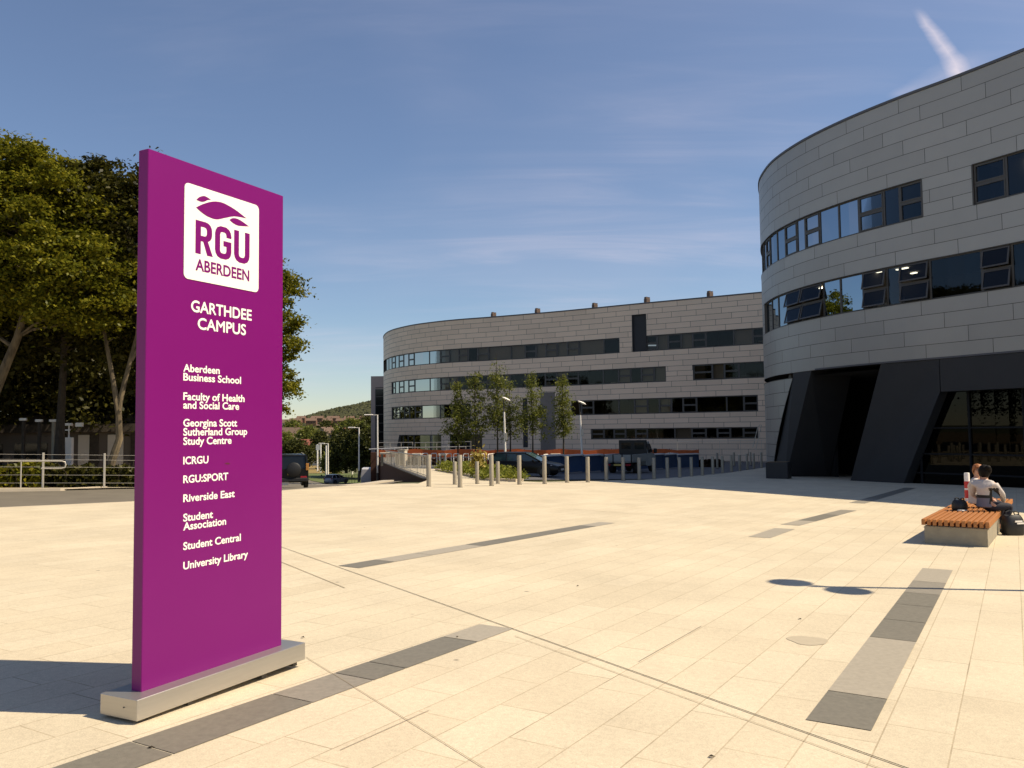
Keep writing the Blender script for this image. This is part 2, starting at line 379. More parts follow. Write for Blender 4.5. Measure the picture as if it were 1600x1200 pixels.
# ------------------------------------------------------------------ the setting: ground, plaza, road, hills
def grid_mesh(name, xs, ys, zf, mat, skip=None):
    nx, ny = len(xs), len(ys); v = [(x, y, zf(x, y)) for y in ys for x in xs]; f = []
    for j in range(ny-1):
        for i in range(nx-1):
            if skip and skip((xs[i]+xs[i+1])/2, (ys[j]+ys[j+1])/2): continue
            a = j*nx+i; f.append((a, a+1, a+nx+1, a+nx))
    mb = MB(); mb.add(v, f); return mb.build(name, mat, smooth='all', flip=False)
def rng(a, b, st): return [a+i*st for i in range(int(round((b-a)/st))+1)]
xs = [-3000, -1800, -1200, -800, -500, -330, -220, -150, -100, -75]+rng(-60, 0, 1.0)+rng(4, 60, 4)+[75, 100, 150, 220, 330, 500, 800, 1200, 1800, 3000]
ys = [-300, -150, -80, -40]+rng(-20, 28, 4)+rng(30, 60, 1.0)+rng(63, 150, 3)+rng(158, 260, 8)+rng(280, 600, 20)+rng(640, 1000, 40)+rng(1050, 1700, 50)+[1800, 2000, 2400, 3000, 4000]
tag(grid_mesh('ground', xs, ys, lambda x, y: terrain(x, y)-.07, M['field']), kind='structure')

def sheet(name, poly, zoff, mat, kind='structure', zf=plane_z):
    mb = MB(); mb.add([(x, y, zf(x, y)+zoff) for x, y in poly], [tuple(range(len(poly)))])
    o = mb.build(name, mat, flip=False)
    if o.data.polygons[0].normal.z < 0: o.data.flip_normals()
    return tag(o, kind=kind)
# the service yard and the plaza lie on one gentle slope
yard_poly = [(edge_x(39.7)+.12, 39.7)]+[(edge_x(y)+.12, y) for y in (50, 60, 70, 80, 110, 140)]+[(70, 140), (70, 30), (9.5, 44)]
sheet('service_yard', yard_poly, -.02, M['yard'])
plaza_poly = [(-46, -11.5), (-13.2, 21.1), (-10.75, 23.7), (-8.1, 30.0), (-6.9, 33.2), (-5.5, 35.0), (-4.1, 36.0), (-4.05, 39.6), (-8.3, 60), (-3.4, 57), (-2.6, 47), (-1.3, 40.6), (1.2, 38.2), (4.6, 40.6), (6.5, 41.8),
              (9.5, 46.2), (13.8, 53.8), (16.0, 58.6), (20.6, 68.5), (34, 68.5), (60, 40), (60, -30), (-20, -40)]
plaza = sheet('plaza', plaza_poly, 0, M['paving'])
# terrace paving beside the ramp wall, right of the road
# kerb along the plaza edge by the road
def kerb(name, pts, w, h, mat, zf=plane_z, up=.0):
    mb = MB(); rings = []
    for i, p in enumerate(pts):
        a = Vector(pts[max(0, i-1)]); b = Vector(pts[min(len(pts)-1, i+1)]); d = (b-a).normalized(); n = Vector((-d.y, d.x))
        q0 = Vector(p)+n*w/2; q1 = Vector(p)-n*w/2; z = zf(*p)
        rings.append([(q0.x, q0.y, z-.25), (q0.x, q0.y, z+up), (q1.x, q1.y, z+up), (q1.x, q1.y, z-.25)])
    mb.loft(rings, True); return tag(mb.build(name, mat), kind='structure')
kerb('plaza_kerb', [(-46, -11.6), (-13.2, 21.0), (-10.8, 23.7), (-8.2, 30.0), (-7.0, 33.3), (-5.6, 35.1), (-4.2, 36.1)], .16, 0, M['kerb'], up=.006)

# road: junction in front of the trees, then away downhill past the ramp wall
def strip(name, L, Rr, zoff, mat, nx=8, sub=4):
    ls, rs = [], []
    for i in range(len(L)-1):
        for k in range(sub):
            t = k/sub
            ls.append((L[i][0]*(1-t)+L[i+1][0]*t, L[i][1]*(1-t)+L[i+1][1]*t)); rs.append((Rr[i][0]*(1-t)+Rr[i+1][0]*t, Rr[i][1]*(1-t)+Rr[i+1][1]*t))
    ls.append(L[-1]); rs.append(Rr[-1]); v = []; f = []
    for a, b in zip(ls, rs):
        for k in range(nx+1):
            t = k/nx; x = a[0]*(1-t)+b[0]*t; y = a[1]*(1-t)+b[1]*t; v.append((x, y, terrain(x, y)+zoff))
    for i in range(len(ls)-1):
        for k in range(nx):
            a = i*(nx+1)+k; f.append((a, a+1, a+nx+2, a+nx+1))
    mb = MB(); mb.add(v, f); o = mb.build(name, mat, smooth='all', flip=False)
    if o.data.polygons[0].normal.z < 0: o.data.flip_normals()
    return tag(o, kind='structure')
roadL = [(-70, 8), (-40, 21.3), (-18.6, 28.6), (-16.2, 29.8), (-15.8, 33), (-16.2, 38), (-17.2, 46), (-19.5, 60), (-24, 82), (-34, 120), (-47, 165), (-66, 225), (-92, 300)]
roadR = [(-46, -11.5), (-30, 4.2), (-13.2, 21.1), (-10.75, 23.7), (-8.1, 30), (-5.6, 35.0), (-5.2, 39.6), (-8.9, 56), (-14.2, 82), (-25.0, 120), (-38.5, 165), (-57, 225), (-82, 300)]
strip('road', roadL, roadR, -.015, M['asphalt'], 10, 6)
# pale pavement and mulch verge on the far side of the junction
strip('pavement', [(-70, 12.2), (-40, 25.0), (-18.8, 30.9), (-14.6, 32.2), (-14.0, 33.0)], [(-70, 8.1), (-40, 21.4), (-18.6, 28.7), (-16.2, 29.9), (-15.9, 32.8)], .035, M['pavement'], 3, 6)
strip('verge', [(-80, 40), (-60, 56), (-45, 62), (-40, 70), (-36, 82)], [(-70, 12.2), (-40, 25.0), (-18.8, 30.9), (-15.9, 33.2), (-17.5, 46.0)], .03, M['soil'], 14, 6)
kerb('road_kerb', [(-70, 8.1), (-40, 21.35), (-18.6, 28.65), (-16.2, 29.85), (-15.85, 33), (-16.2, 38), (-17.2, 46)], .14, 0, M['kerb'], zf=terrain, up=.075)
# grass either side of the road further down, yellow in the distance
strip('lawn', [(-24.8, 120), (-31, 142), (-38.3, 165), (-57, 225)], [(-16, 118), (-20, 142), (-20, 165), (-22, 225)], .05, M['grass'], 8, 5)
M['drygrass'] = P('dry_grass', (.24, .17, .05), .95, 0, .25, .8)
strip('dry_grass_bank', [(-57.4, 225.4), (-72, 262), (-82.5, 300)], [(-46, 228), (-58, 262), (-66, 300)], .06, M['drygrass'], 6, 4)
strip('dry_field', [(-120, 303), (-125, 340)], [(-60, 303), (-62, 340)], .10, M['drygrass'], 8, 4)
# painted double line in the middle of the road
for off in (-.22, .22):
    Lm, Rm = [], []
    for a, b in zip(roadL[8:], roadR[8:]):
        c = ((a[0]*.42+b[0]*.58)+off, a[1]*.42+b[1]*.58); Lm.append((c[0]-.10, c[1])); Rm.append((c[0]+.10, c[1]))
    strip('road_marking', Lm, Rm, .012, M['mark'], 1, 6)
for q in ((-10.2, 36.4), (-8.8, 33.2), (-12.6, 38.8)):
    strip('road_marking', [(q[0]-.45, q[1]), (q[0]-1.1, q[1]+1.2)], [(q[0]-.33, q[1]), (q[0]-.98, q[1]+1.2)], .006, M['mark'], 1, 3)

# dark granite slabs let into the paving, one course wide, and the drain slots they start from
A59 = Vector((math.cos(R(59)), math.sin(R(59)))); B59 = Vector((A59.y, -A59.x))
def inlay(start, slabs, w=.36, ang=59):
    a = Vector((math.cos(R(ang)), math.sin(R(ang)))); b = Vector((a.y, -a.x)); mb = MB(); p = Vector(start)
    mats = [M['inlay_dark'], M['inlay_mid'], M['inlay_light']]; prev = None
    skew = .0
    for ln, mi in slabs:
        q = p+a*(ln-.012)
        pts = [p, p+b*w, q+b*w, q]
        mb.add([(t.x, t.y, plane_z(t.x, t.y)+.004) for t in pts], [(0, 1, 2, 3)], mi); p = p+a*ln
    return tag(mb.build('paving_inlay', mats, flip=False), kind='structure')
inlay((-4.92, -.06), [(1.0, 0), (1.1, 1), (1.0, 0), (1.0, 1), (1.43, 0), (1.04, 0), (.60, 1), (.37, 0), (.98, 0), (.60, 2)], .36, 59.7)
inlay((-2.40, 11.46), [(.75, 0), (.9, 2), (1.35, 2), (.8, 0), (1.6, 0), (1.75, 0), (.93, 2)], .38, 58)
inlay((4.33, 15.5), [(1.25, 2), (.75, 2)], .40, 59.0)
inlay((5.72, 17.98), [(1.3, 2), (2.2, 0), (1.85, 1)], .40, 55.5)
inlay((10.1, 25.2), [(2.6, 1), (2.8, 0), (3.0, 0), (3.4, 0)], .45, 57.5)
inlay((1.76, 5.16), [(.72, 0), (1.90, 2), (.90, 0), (.92, 0), (.85, 0), (.96, 1), (1.3, 2)], .37, 59)
def slot(a, b, w, mat):
    a, b = Vector(a), Vector(b); d = (b-a).normalized(); n = Vector((-d.y, d.x))*w/2
    mb = MB(); mb.add([(t.x, t.y, plane_z(t.x, t.y)+.006) for t in (a+n, b+n, b-n, a-n)], [(0, 1, 2, 3)])
    o = mb.build('paving_joint', mat, flip=False)
    if o.data.polygons[0].normal.z < 0: o.data.flip_normals()
    return tag(o, kind='structure')
slot((-9.4, 22.45), (6.0, -1.9), .010, M['drain'])
slot((-5.6, 15.5), (-1.95, 9.7), .012, M['joint'])
slot((-1.62, 6.56), (1.6, 1.7), .005, M['joint'])
slot((.0, 7.33), (2.0, 4.2), .006, M['joint'])
slot((-3.9, 26.5), (8.4, 16.0), .014, M['joint'])
for k, (a, ln) in enumerate([((.95, 6.5), 1.5), ((-.95, 4.6), .8)]):
    a = Vector(a); slot(a, a+A59*ln, .005, M['joint'])
# round stain of a wet patch on the slabs
c = at_ground(1262, 1001); mb = MB(); pts = []
for k in range(28):
    t = 2*math.pi*k/28; rr = 1+.08*math.sin(3*t+1)+.04*math.sin(5*t); pts.append((c.x+.165*rr*math.cos(t), c.y+.17*rr*math.sin(t)))
sheet('paving_stain', pts, .003, M['stain'])
# a few dead leaves on the slabs
for k, (px, py) in enumerate([(1112, 1184), (715, 996), (473, 997), (903, 916), (1250, 968), (236, 1170), (570, 825)]):
    c = at_ground(px, py); mb = MB(); a = k*1.3; s_ = .022
    ca, sa = math.cos(a)*s_, math.sin(a)*s_
    mb.add([(c.x-ca, c.y-sa, c.z+.006), (c.x-sa*.5, c.y+ca*.5, c.z+.014), (c.x+ca, c.y+sa, c.z+.006), (c.x+sa*.5, c.y-ca*.5, c.z+.016)], [(0, 1, 2, 3)])
    tag(mb.build('dead_leaf', M['barkdark'], flip=False), ['curled brown leaf nearest the bottom edge, right of centre', 'dead leaf on slabs just beyond the far end of nearest dark inlay', 'small dead leaf on the slabs right of the sign panel, above its base',
        'tiny dead leaf on the slabs beyond the second dark inlay', 'small dead leaf near the grey stain on the slabs', 'dead leaf on the dark inlay left of the bottom of the sign base', 'tiny dead leaf on the slabs in the distance right of the sign'][k], 'leaf', 'dead leaves on the plaza')

# ------------------------------------------------------------------ facades that follow a curved plan
def catmull(P_, n=12):
    P_ = [Vector(p) for p in P_]; Q = []
    for i in range(len(P_)-1):
        p0, p1, p2, p3 = P_[max(i-1, 0)], P_[i], P_[i+1], P_[min(i+2, len(P_)-1)]
        for k in range(n):
            t = k/n; Q.append(.5*((2*p1)+(p2-p0)*t+(2*p0-5*p1+4*p2-p3)*t*t+(3*p1-p0-3*p2+p3)*t**3))
    Q.append(P_[-1]); return Q
class Path:
    def __init__(s, P_):
        s.p = catmull(P_); s.l = [0.0]
        for a, b in zip(s.p, s.p[1:]): s.l.append(s.l[-1]+(b-a).length)
        s.len = s.l[-1]; s.nrm = []
        for i in range(len(s.p)):
            d = (s.p[min(i+1, len(s.p)-1)]-s.p[max(i-1, 0)]).normalized(); s.nrm.append(Vector((-d.y, d.x)))
    def at(s, u, z, off=0):
        u = max(0, min(s.len-1e-6, u)); lo, hi = 0, len(s.l)-1
        while hi-lo > 1:
            mid = (lo+hi)//2
            if s.l[mid] <= u: lo = mid
            else: hi = mid
        t = (u-s.l[lo])/(s.l[lo+1]-s.l[lo]); p = s.p[lo].lerp(s.p[lo+1], t); n = s.nrm[lo].lerp(s.nrm[lo+1], t).normalized()
        return (p.x+n.x*off, p.y+n.y*off, z)
def fbox(mb, path, s0, s1, z0, z1, o0, o1, mi=0):
    n = max(1, int((s1-s0)/.6)); rings = []
    for k in range(n+1):
        u = s0+(s1-s0)*k/n; rings.append([path.at(u, z0, o0), path.at(u, z0, o1), path.at(u, z1, o1), path.at(u, z1, o0)])
    mb.loft(rings, True, mi=mi)
def fquad(mb, path, s0, s1, z0, z1, off, mi=0, sl0=None, sl1=None, step=.6):
    # curved patch; sl0, sl1: s at the top edge when the ends are slanted
    t0 = s0 if sl0 is None else sl0; t1 = s1 if sl1 is None else sl1
    n = max(1, int((max(s1, t1)-min(s0, t0))/step)); v = []
    for k in range(n+1):
        v.append(path.at(s0+(s1-s0)*k/n, z0, off)); v.append(path.at(t0+(t1-t0)*k/n, z1, off))
    mb.add(v, [(2*k, 2*k+2, 2*k+3, 2*k+1) for k in range(n)], mi)
def cladding(path, rows, opens, s0, s1, L, gap, parent, mat, shift=.65, lo_cut=None, seed=1):
    panels, back = MB(), MB(); ph = .3
    for z1, z0 in rows:
        ph = (ph+shift) % 1
        iv = [(s0, s1)]
        for (a, b, za, zb) in opens:
            if za < (z0+z1)/2 < zb:
                nv = []
                for (p, q) in iv:
                    if b <= p or a >= q: nv.append((p, q)); continue
                    if a > p: nv.append((p, a))
                    if b < q: nv.append((b, q))
                iv = nv
        for (p, q) in iv:
            fquad(back, path, p, q, z0, z1, -.05)
            k = math.floor((p/L)-ph)
            while (k+ph)*L < q:
                a, b = max(p, (k+ph)*L), min(q, (k+1+ph)*L); k += 1
                if b-a < .08: continue
                g0 = gap/2 if a > p+1e-6 else 0; g1 = gap/2 if b < q-1e-6 else 0
                fquad(panels, path, a+g0, b-g1, z0+gap/2, z1-gap/2, 0)
    panels.build('cladding_panels', mat, parent, smooth=False, flip=False)
    back.build('wall', M['gap'], parent, flip=False)
    rv = MB()
    for (a, b, za, zb) in opens:
        for (p, q, r_, t_) in ((a-.0, b+.0, za-.03, za), (a, b, zb, zb+.03)):
            fbox(rv, path, p, q, r_, t_, -.42, .012)
        for e in (a, b):
            fbox(rv, path, e-.03, e+.03, za, zb, -.42, .010)
    rv.build('window_reveal', M['frame'], parent)
def split(z1, z0, n): return [(z1-(z1-z0)*k/n, z1-(z1-z0)*(k+1)/n) for k in range(n)]
def window(path, s0, s1, z0, z1, parent, glass, kind='fixed', o=-.14, fw=.05, rnd=random, blind=False, tilt=.30):
    fr = MB(); d0, d1 = o-.06, o+.05
    fbox(fr, path, s0, s0+fw, z0, z1, d0, d1); fbox(fr, path, s1-fw, s1, z0, z1, d0, d1)
    fbox(fr, path, s0+fw, s1-fw, z0, z0+fw, d0, d1); fbox(fr, path, s0+fw, s1-fw, z1-fw, z1, d0, d1)
    tiers = [(z0+fw, z1-fw)]
    if kind in ('casement', 'open'):
        zm = (z0+z1)/2; fbox(fr, path, s0+fw, s1-fw, zm-.05, zm+.05, d0, d1); tiers = [(z0+fw, zm-.05), (zm+.05, z1-fw)]
    f = fr.build('window', M['frame'], parent)
    for (a, b) in tiers:
        if kind == 'open':
            sm = MB(); w = .07; pts = []
            p0, p1, n0 = Vector(path.at(s0+fw, b, o+.05)), Vector(path.at(s1-fw, b, o+.05)), None
            nv = Vector(path.at((s0+s1)/2, b, 1))-Vector(path.at((s0+s1)/2, b, 0)); h = b-a
            dn = (Vector((0, 0, -1))*math.cos(tilt)+nv*math.sin(tilt)); th = nv*math.cos(tilt)*.05+Vector((0, 0, 1))*math.sin(tilt)*.05
            ux = (p1-p0).normalized(); W = (p1-p0).length
            def Q(x, y): return p0+ux*x+dn*y
            for (x0, x1, y0, y1) in ((0, w, 0, h), (W-w, W, 0, h), (w, W-w, 0, w), (w, W-w, h-w, h)):
                sm.prism([Q(x0, y0), Q(x1, y0), Q(x1, y1), Q(x0, y1)], th)
            sm.build('sash', M['frame'], f)
            gm = MB(); gm.add([Q(w, w)+th*.5, Q(W-w, w)+th*.5, Q(W-w, h-w)+th*.5, Q(w, h-w)+th*.5], [(0, 1, 2, 3)]); gm.build('pane', glass, f, flip=False)
        else:
            if kind == 'casement':
                sm = MB(); w = .055
                for (x0, x1, y0, y1) in ((s0+fw, s0+fw+w, a, b), (s1-fw-w, s1-fw, a, b), (s0+fw+w, s1-fw-w, a, a+w), (s0+fw+w, s1-fw-w, b-w, b)):
                    fbox(sm, path, x0, x1, y0, y1, o, o+.075)
                sm.build('sash', M['frame'], f)
            gm = MB(); fquad(gm, path, s0+fw*.8, s1-fw*.8, a, b, o+.01); gm.build('pane', glass, f, flip=False)
    if blind:
        bm_ = MB(); fquad(bm_, path, s0+.03, s1-.03, z0, z1, o-.22); bm_.build('blind', M['blind'], f, flip=False)
    return f
def rooms(path, s0, s1, z0, z1, parent, depth=6, seed=0, lights=(), walls=5.5):
    mb = MB(); n = max(2, int((s1-s0)/1.5))
    for (za, zb, oa, ob) in ((z0-.5, z0-.5, -.45, -depth), (z1+.35, z1+.35, -.45, -depth), (z0-.5, z1+.35, -depth, -depth)):
        v = []
        for k in range(n+1):
            u = s0+(s1-s0)*k/n; v.append(path.at(u, za, oa)); v.append(path.at(u, zb, ob))
        mb.add(v, [(2*k, 2*k+2, 2*k+3, 2*k+1) for k in range(n)], 1 if za > z1 else 0)
    u = s0
    rr = random.Random(seed)
    while u < s1:
        v = [path.at(u, z0-.5, -.45), path.at(u, z1+.35, -.45), path.at(u, z1+.35, -depth), path.at(u, z0-.5, -depth)]
        mb.add(v, [(0, 1, 2, 3)]); u += walls*rr.uniform(.6, 1.4)
    # desks and cupboards as low boxes give the rooms some depth
    for k in range(int((s1-s0)/2.2)):
        u = s0+rr.uniform(.3, s1-s0-1.5); fbox(mb, path, u, u+rr.uniform(.5, 1.3), z0-.5, z0+rr.uniform(-.05, .75), -rr.uniform(2.2, 4.5), -rr.uniform(1.2, 2.0), rr.choice((1, 0, 2)))
    r_ = mb.build('room', [M['room'], M['ceiling'], M['blind']], parent, flip=False)
    if lights:
        lm = MB()
        for (a, b, off) in lights: fbox(lm, path, a, b, z1+.27, z1+.31, -off, -off+.16)
        lm.build('ceiling_light', M['tube'], r_)
def coping(path, s0, s1, z, parent, h=.12, out=.05):
    mb = MB(); fbox(mb, path, s0, s1, z, z+h, -.5, out); mb.build('roof_coping', M['coping'], parent)
def cap(path, z, extra, name, mat, parent):
    mb = MB(); pts = [(p.x-n.x*.3, p.y-n.y*.3, z) for p, n in zip(path.p, path.nrm)]+[(x, y, z) for x, y in extra]
    mb.add(pts, [tuple(range(len(pts)))]); return mb.build(name, mat, parent, flip=False)
def back_wall(pts, z0, z1, parent):
    mb = MB()
    for a, b in zip(pts, pts[1:]): mb.quad((a[0], a[1], z0), (b[0], b[1], z0), (b[0], b[1], z1), (a[0], a[1], z1))
    mb.build('back_wall', M['gap'], parent, flip=False)

ROOF, H1, S1, H2, S2 = 17.3, 13.15, 11.36, 9.32, 7.47
# ---- near building
RPATH = Path([(40, -1), (35.6, 8), (31.5, 15), (27.6, 22), (24.4, 28.6), (21.63, 34.06), (20.1, 36.8), (18.7, 39), (17.25, 41.75), (16.15, 44.7), (15.6, 47.6), (15.6, 50), (16.1, 53), (17.6, 57), (20.4, 62), (24.2, 68.5), (28.5, 76), (32.8, 83), (37.5, 90), (46, 96)])
S0 = RPATH.l[24]                                   # where s = 0 of the measured facade lies
nb = thing('campus_building', 'near curved building on the right, clad in grey metal panels over a dark recessed entrance', 'building', (24, 40, -1.2), group='curved metal clad campus buildings')
class Off:                                         # the same path measured from S0
    def __init__(s, p, o): s.q = p; s.o = o; s.len = p.len-o; s.p = p.p; s.nrm = p.nrm
    def at(s, u, z, off=0): return s.q.at(u+s.o, z, off)
RN = Off(RPATH, S0)
opens = [(26.28, 47.0, S1, H1), (8.0, 23.93, S1, H1), (6.0, 40.25, S2, H2)]
rows = split(ROOF, H1, 6)+split(H1, S1, 3)+split(S1, H2, 3)+split(H2, S2, 3)+split(S2, 4.7, 4)
cladding(RN, rows, opens, -S0+.1, RN.len-.3, 3.05, .020, nb, M['clad'])
coping(RN, -S0+.1, RN.len-.3, ROOF, nb)
rd = random.Random(3)
b1 = [26.28, 27.48, 28.34, 29.83, 31.14, 32.55, 33.83, 34.61, 35.98, 37.1, 38.5, 39.6, 40.5, 41.6, 42.9, 44.2, 45.6, 47.0]
k1 = ['casement', 'fixed', 'casement', 'fixed', 'fixed', 'casement', 'fixed', 'casement', 'fixed', 'fixed', 'casement', 'fixed', 'fixed', 'casement', 'fixed', 'casement', 'fixed']
for a, b, k in zip(b1, b1[1:], k1): window(RN, a, b, S1, H1, nb, M['glass'], k)
b1b = [8, 9.6, 11.1, 12.5, 14.1, 15.4, 16.9, 18.3, 19.7, 21.1, 22.5, 23.93]
for a, b, k in zip(b1b, b1b[1:], ['fixed', 'casement', 'fixed', 'fixed', 'casement', 'fixed', 'casement', 'fixed', 'fixed', 'fixed', 'casement']): window(RN, a, b, S1, H1, nb, M['glass'], k)
b2 = [6, 7.6, 9.1, 10.5, 12.0, 13.4, 15.0, 16.4, 17.9, 19.3, 20.9, 22.42, 23.73, 26.1, 27.63, 28.32, 29.72, 31.19, 32.45, 34.3, 36.0, 37.2, 38.5, 40.25]
k2 = ['fixed', 'open', 'fixed', 'fixed', 'open', 'fixed', 'fixed', 'open', 'fixed', 'open', 'fixed', 'open', 'fixed', 'open', 'fixed', 'open', 'fixed', 'fixed', 'open', 'open', 'fixed', 'fixed', 'fixed']
for a, b, k in zip(b2, b2[1:], k2): window(RN, a, b, S2, H2, nb, M['glass'], k, tilt=.26 if a > 30 else .22)
rooms(RN, 26, 47, S1, H1, nb, 6, 1, lights=[(31.2, 32.2, 2.2)])
rooms(RN, 8, 24.2, S1, H1, nb, 6, 2, lights=[(22.3, 23.4, 2.6)])
rooms(RN, 6, 40.5, S2, H2, nb, 7, 3, lights=[(30.2, 31.0, 2.0), (31.3, 32.5, 2.6), (31.6, 32.6, 4.4), (33.3, 34.0, 2.4), (34.6, 35.4, 3.6), (35.2, 36.0, 2.2), (28.8, 29.5, 2.4), (29.6, 30.0, 4.0)], walls=9)
cap(RPATH, ROOF-.2, [(62, 96), (62, -1)], 'roof', M['coping'], nb)
back_wall([(46, 96), (62, 96), (62, -1), (40, -1)], -3, ROOF-.2, nb)
# soffit and the recessed ground floor
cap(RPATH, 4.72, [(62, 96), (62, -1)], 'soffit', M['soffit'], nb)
mb = MB(); fbox(mb, RN, -S0+.1, 33.2, 4.70, 4.78, -.6, .012); mb.build('soffit_edge', M['coping'], nb)
# clad foot that curls round to the ground, with a slanted end
leg, lback = MB(), MB(); ph = .3
def leg_s(z): return 35.41+(4.42-z)/4.72*3.27
for z1, z0 in split(4.42, -1.6, 8):
    ph = (ph+.65) % 1; a0, a1 = leg_s(z0), leg_s(z1); end = 80
    k = math.floor(a1/3.05-ph); fquad(lback, RN, a0, end, z0, z1, -.05, sl0=a1)
    while (k+ph)*3.05 < end:
        p, q = (k+ph)*3.05, (k+1+ph)*3.05; k += 1; g = .013
        if q < a0+.1: continue
        if p < a0+.1: fquad(leg, RN, a0, min(q, end)-g, z0+g, z1-g, 0, sl0=a1)
        else: fquad(leg, RN, p+g, min(q, end)-g, z0+g, z1-g, 0)
leg.build('cladding_foot', M['clad'], nb, flip=False); lback.build('foot_wall', M['gap'], nb, flip=False)
mb = MB(); fbox(mb, RN, 35.4, 80, 4.40, 4.43, -2.5, .02); fbox(mb, RN, 36.6, 37.0, 4.4, 4.72, -1.2, -.5); mb.build('foot_capping', M['frame'], nb)
def fprism(mb, path, poly, o0, o1, mi=0): mb.loft([[path.at(s_, z_, o0) for s_, z_ in poly], [path.at(s_, z_, o1) for s_, z_ in poly]], True, mi=mi)
mb = MB(); fprism(mb, RN, [(33.56, 4.70), (35.36, 4.70), (35.41, 4.42), (39.5, -1.6), (36.9, -1.6)], -2.6, -.02); mb.build('slanted_slab', M['slate'], nb)
mb = MB(); fprism(mb, RN, [(28.78, 4.69), (31.05, -1.5), (28.0, -1.5), (25.82, 3.2), (25.8, 4.69)], -.9, -.02); mb.build('slanted_column', M['slate'], nb)
mb = MB(); fbox(mb, RN, -S0+.2, 25.78, 3.2, 4.69, -.9, -.03); mb.build('fascia', M['slate'], nb)
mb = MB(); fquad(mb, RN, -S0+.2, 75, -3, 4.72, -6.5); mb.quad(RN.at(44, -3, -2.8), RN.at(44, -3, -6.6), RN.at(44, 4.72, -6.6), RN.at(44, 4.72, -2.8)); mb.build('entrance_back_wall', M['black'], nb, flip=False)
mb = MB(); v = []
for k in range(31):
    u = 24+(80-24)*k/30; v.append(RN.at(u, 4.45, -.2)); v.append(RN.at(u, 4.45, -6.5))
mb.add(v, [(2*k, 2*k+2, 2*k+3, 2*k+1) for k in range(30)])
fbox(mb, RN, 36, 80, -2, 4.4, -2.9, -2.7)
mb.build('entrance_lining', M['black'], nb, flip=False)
gl = MB(); fr = MB()
u = -8.0
while u < 27.6:
    fbox(fr, RN, u-.035, u+.035, -2, 3.2, -.75, -.6); u += 2.35
for z_ in (-.55, .35, 1.55): fbox(fr, RN, -8, 27.7, z_-.035, z_+.035, -.74, -.62)
ff = fr.build('entrance_window', M['black'], nb)
fquad(gl, RN, -8, 28.6, -2, 3.2, -.7); gl.build('pane', M['glassdark'], ff, flip=False)
mb = MB(); fbox(mb, RN, -8, 28.6, -3, 3.2, -4.5, -4.3)
for k in range(7): fbox(mb, RN, 3+3.3*k, 4.8+3.3*k, -2, -.45+.2*(k % 3), -3.2, -2.2)
mb.build('lobby', M['slate'], nb)

# ---- far building
FPATH = Path([(44, 86.8), (36.5, 91.3), (29, 95.9), (22.6, 99.7), (16.1, 103.5), (10.7, 106.9), (5.25, 110.2), (-2.5, 114.2), (-7.1, 116.3), (-10.9, 118.7), (-15.1, 122.6), (-19.0, 129.), (-21.3, 137.7), (-21, 143), (-17, 150), (-8, 155)])
fb = thing('campus_building', 'far curved four storey building clad in beige metal panels behind young trees', 'building', (5, 112, -2.4), group='curved metal clad campus buildings')
fo = [(35.4, 86, S1, 13.25), (16, 31.7, S1, 13.25), (31.7, 33.6, S1, 16.0), (29.3, 75.7, S2, H2), (14, 25.84, S2, H2), (57.6, 75.7, 3.58, 5.45), (18.24, 42.4, 3.58, 5.45), (18.3, 39.57, .45, 1.75), (62.6, 72.6, -1.5, 1.2), (55.9, 61.0, -.8, 1.2)]
rows = split(ROOF, 16.0, 2)+split(16.0, 13.25, 4)+split(13.25, S1, 3)+split(S1, H2, 3)+split(H2, S2, 3)+split(S2, 5.45, 3)+split(5.45, 3.58, 3)+split(3.58, 1.75, 3)+[(1.75, 1.2), (1.2, .45), (.45, -.18), (-.18, -.8), (-.8, -1.5), (-1.5, -2.2), (-2.2, -3.2)]
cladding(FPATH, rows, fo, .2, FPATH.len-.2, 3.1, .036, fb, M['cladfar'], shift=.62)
coping(FPATH, .2, FPATH.len-.2, ROOF, fb, .14, .06)
rd = random.Random(11); nwin = 0
def band(s0, s1, z0, z1, openp, first='casement', blindp=.0):
    global nwin
    u = s0; pat = ['casement', 'narrow', 'casement', 'fixed', 'wide', 'casement', 'narrow']; i = rd.randrange(7)
    while u < s1-.05:
        k = pat[i % 7]; i += 1; w = {'casement': 1.35, 'narrow': 1.15, 'fixed': 1.7, 'wide': 2.8}[k]*1.22*rd.uniform(.95, 1.08)
        if s1-(u+w) < .9: w = s1-u
        if nwin < 100: window(FPATH, u, u+w, z0, z1, fb, M['glassfar'], 'casement' if k == 'casement' else 'fixed', o=-.16, fw=.085, blind=(rd.random() < blindp)); nwin += 1
        u += w
band(35.4, 80.5, S1, 13.25, 0, blindp=.7); band(17.0, 31.7, S1, 13.25, 0, blindp=.6)
band(29.3, 75.7, S2, H2, 0, blindp=.25); band(17.0, 25.84, S2, H2, 0, blindp=.2)
band(57.6, 75.7, 3.58, 5.45, 0, blindp=.05); band(18.24, 42.4, 3.58, 5.45, 0, blindp=.04)
band(18.3, 39.57, .45, 1.75, 0, blindp=.03); band(62.6, 72.6, -1.5, 1.2, 0); band(55.9, 61.0, -.8, 1.2, 0, blindp=.2)
for (a, b, za, zb, L_) in ((35.4, 86, S1, 13.25, ()), (14, 31.7, S1, 13.25, ()), (29.3, 75.7, S2, H2, ()), (14, 25.9, S2, H2, ()), (57.6, 75.7, 3.58, 5.45, [(66, 67, 2.0), (66.3, 68.2, 3.2)]), (18.2, 42.4, 3.58, 5.45, ()), (18.3, 39.6, .45, 1.75, ()), (55.9, 72.6, -1.5, 1.2, ())):
    rooms(FPATH, a, b, za, zb, fb, 5, int(a*3), lights=L_, walls=4)
mb = MB(); fquad(mb, FPATH, 31.7, 33.6, S1, 16.0, -.25); mb.build('dark_panel', M['slate'], fb, flip=False)
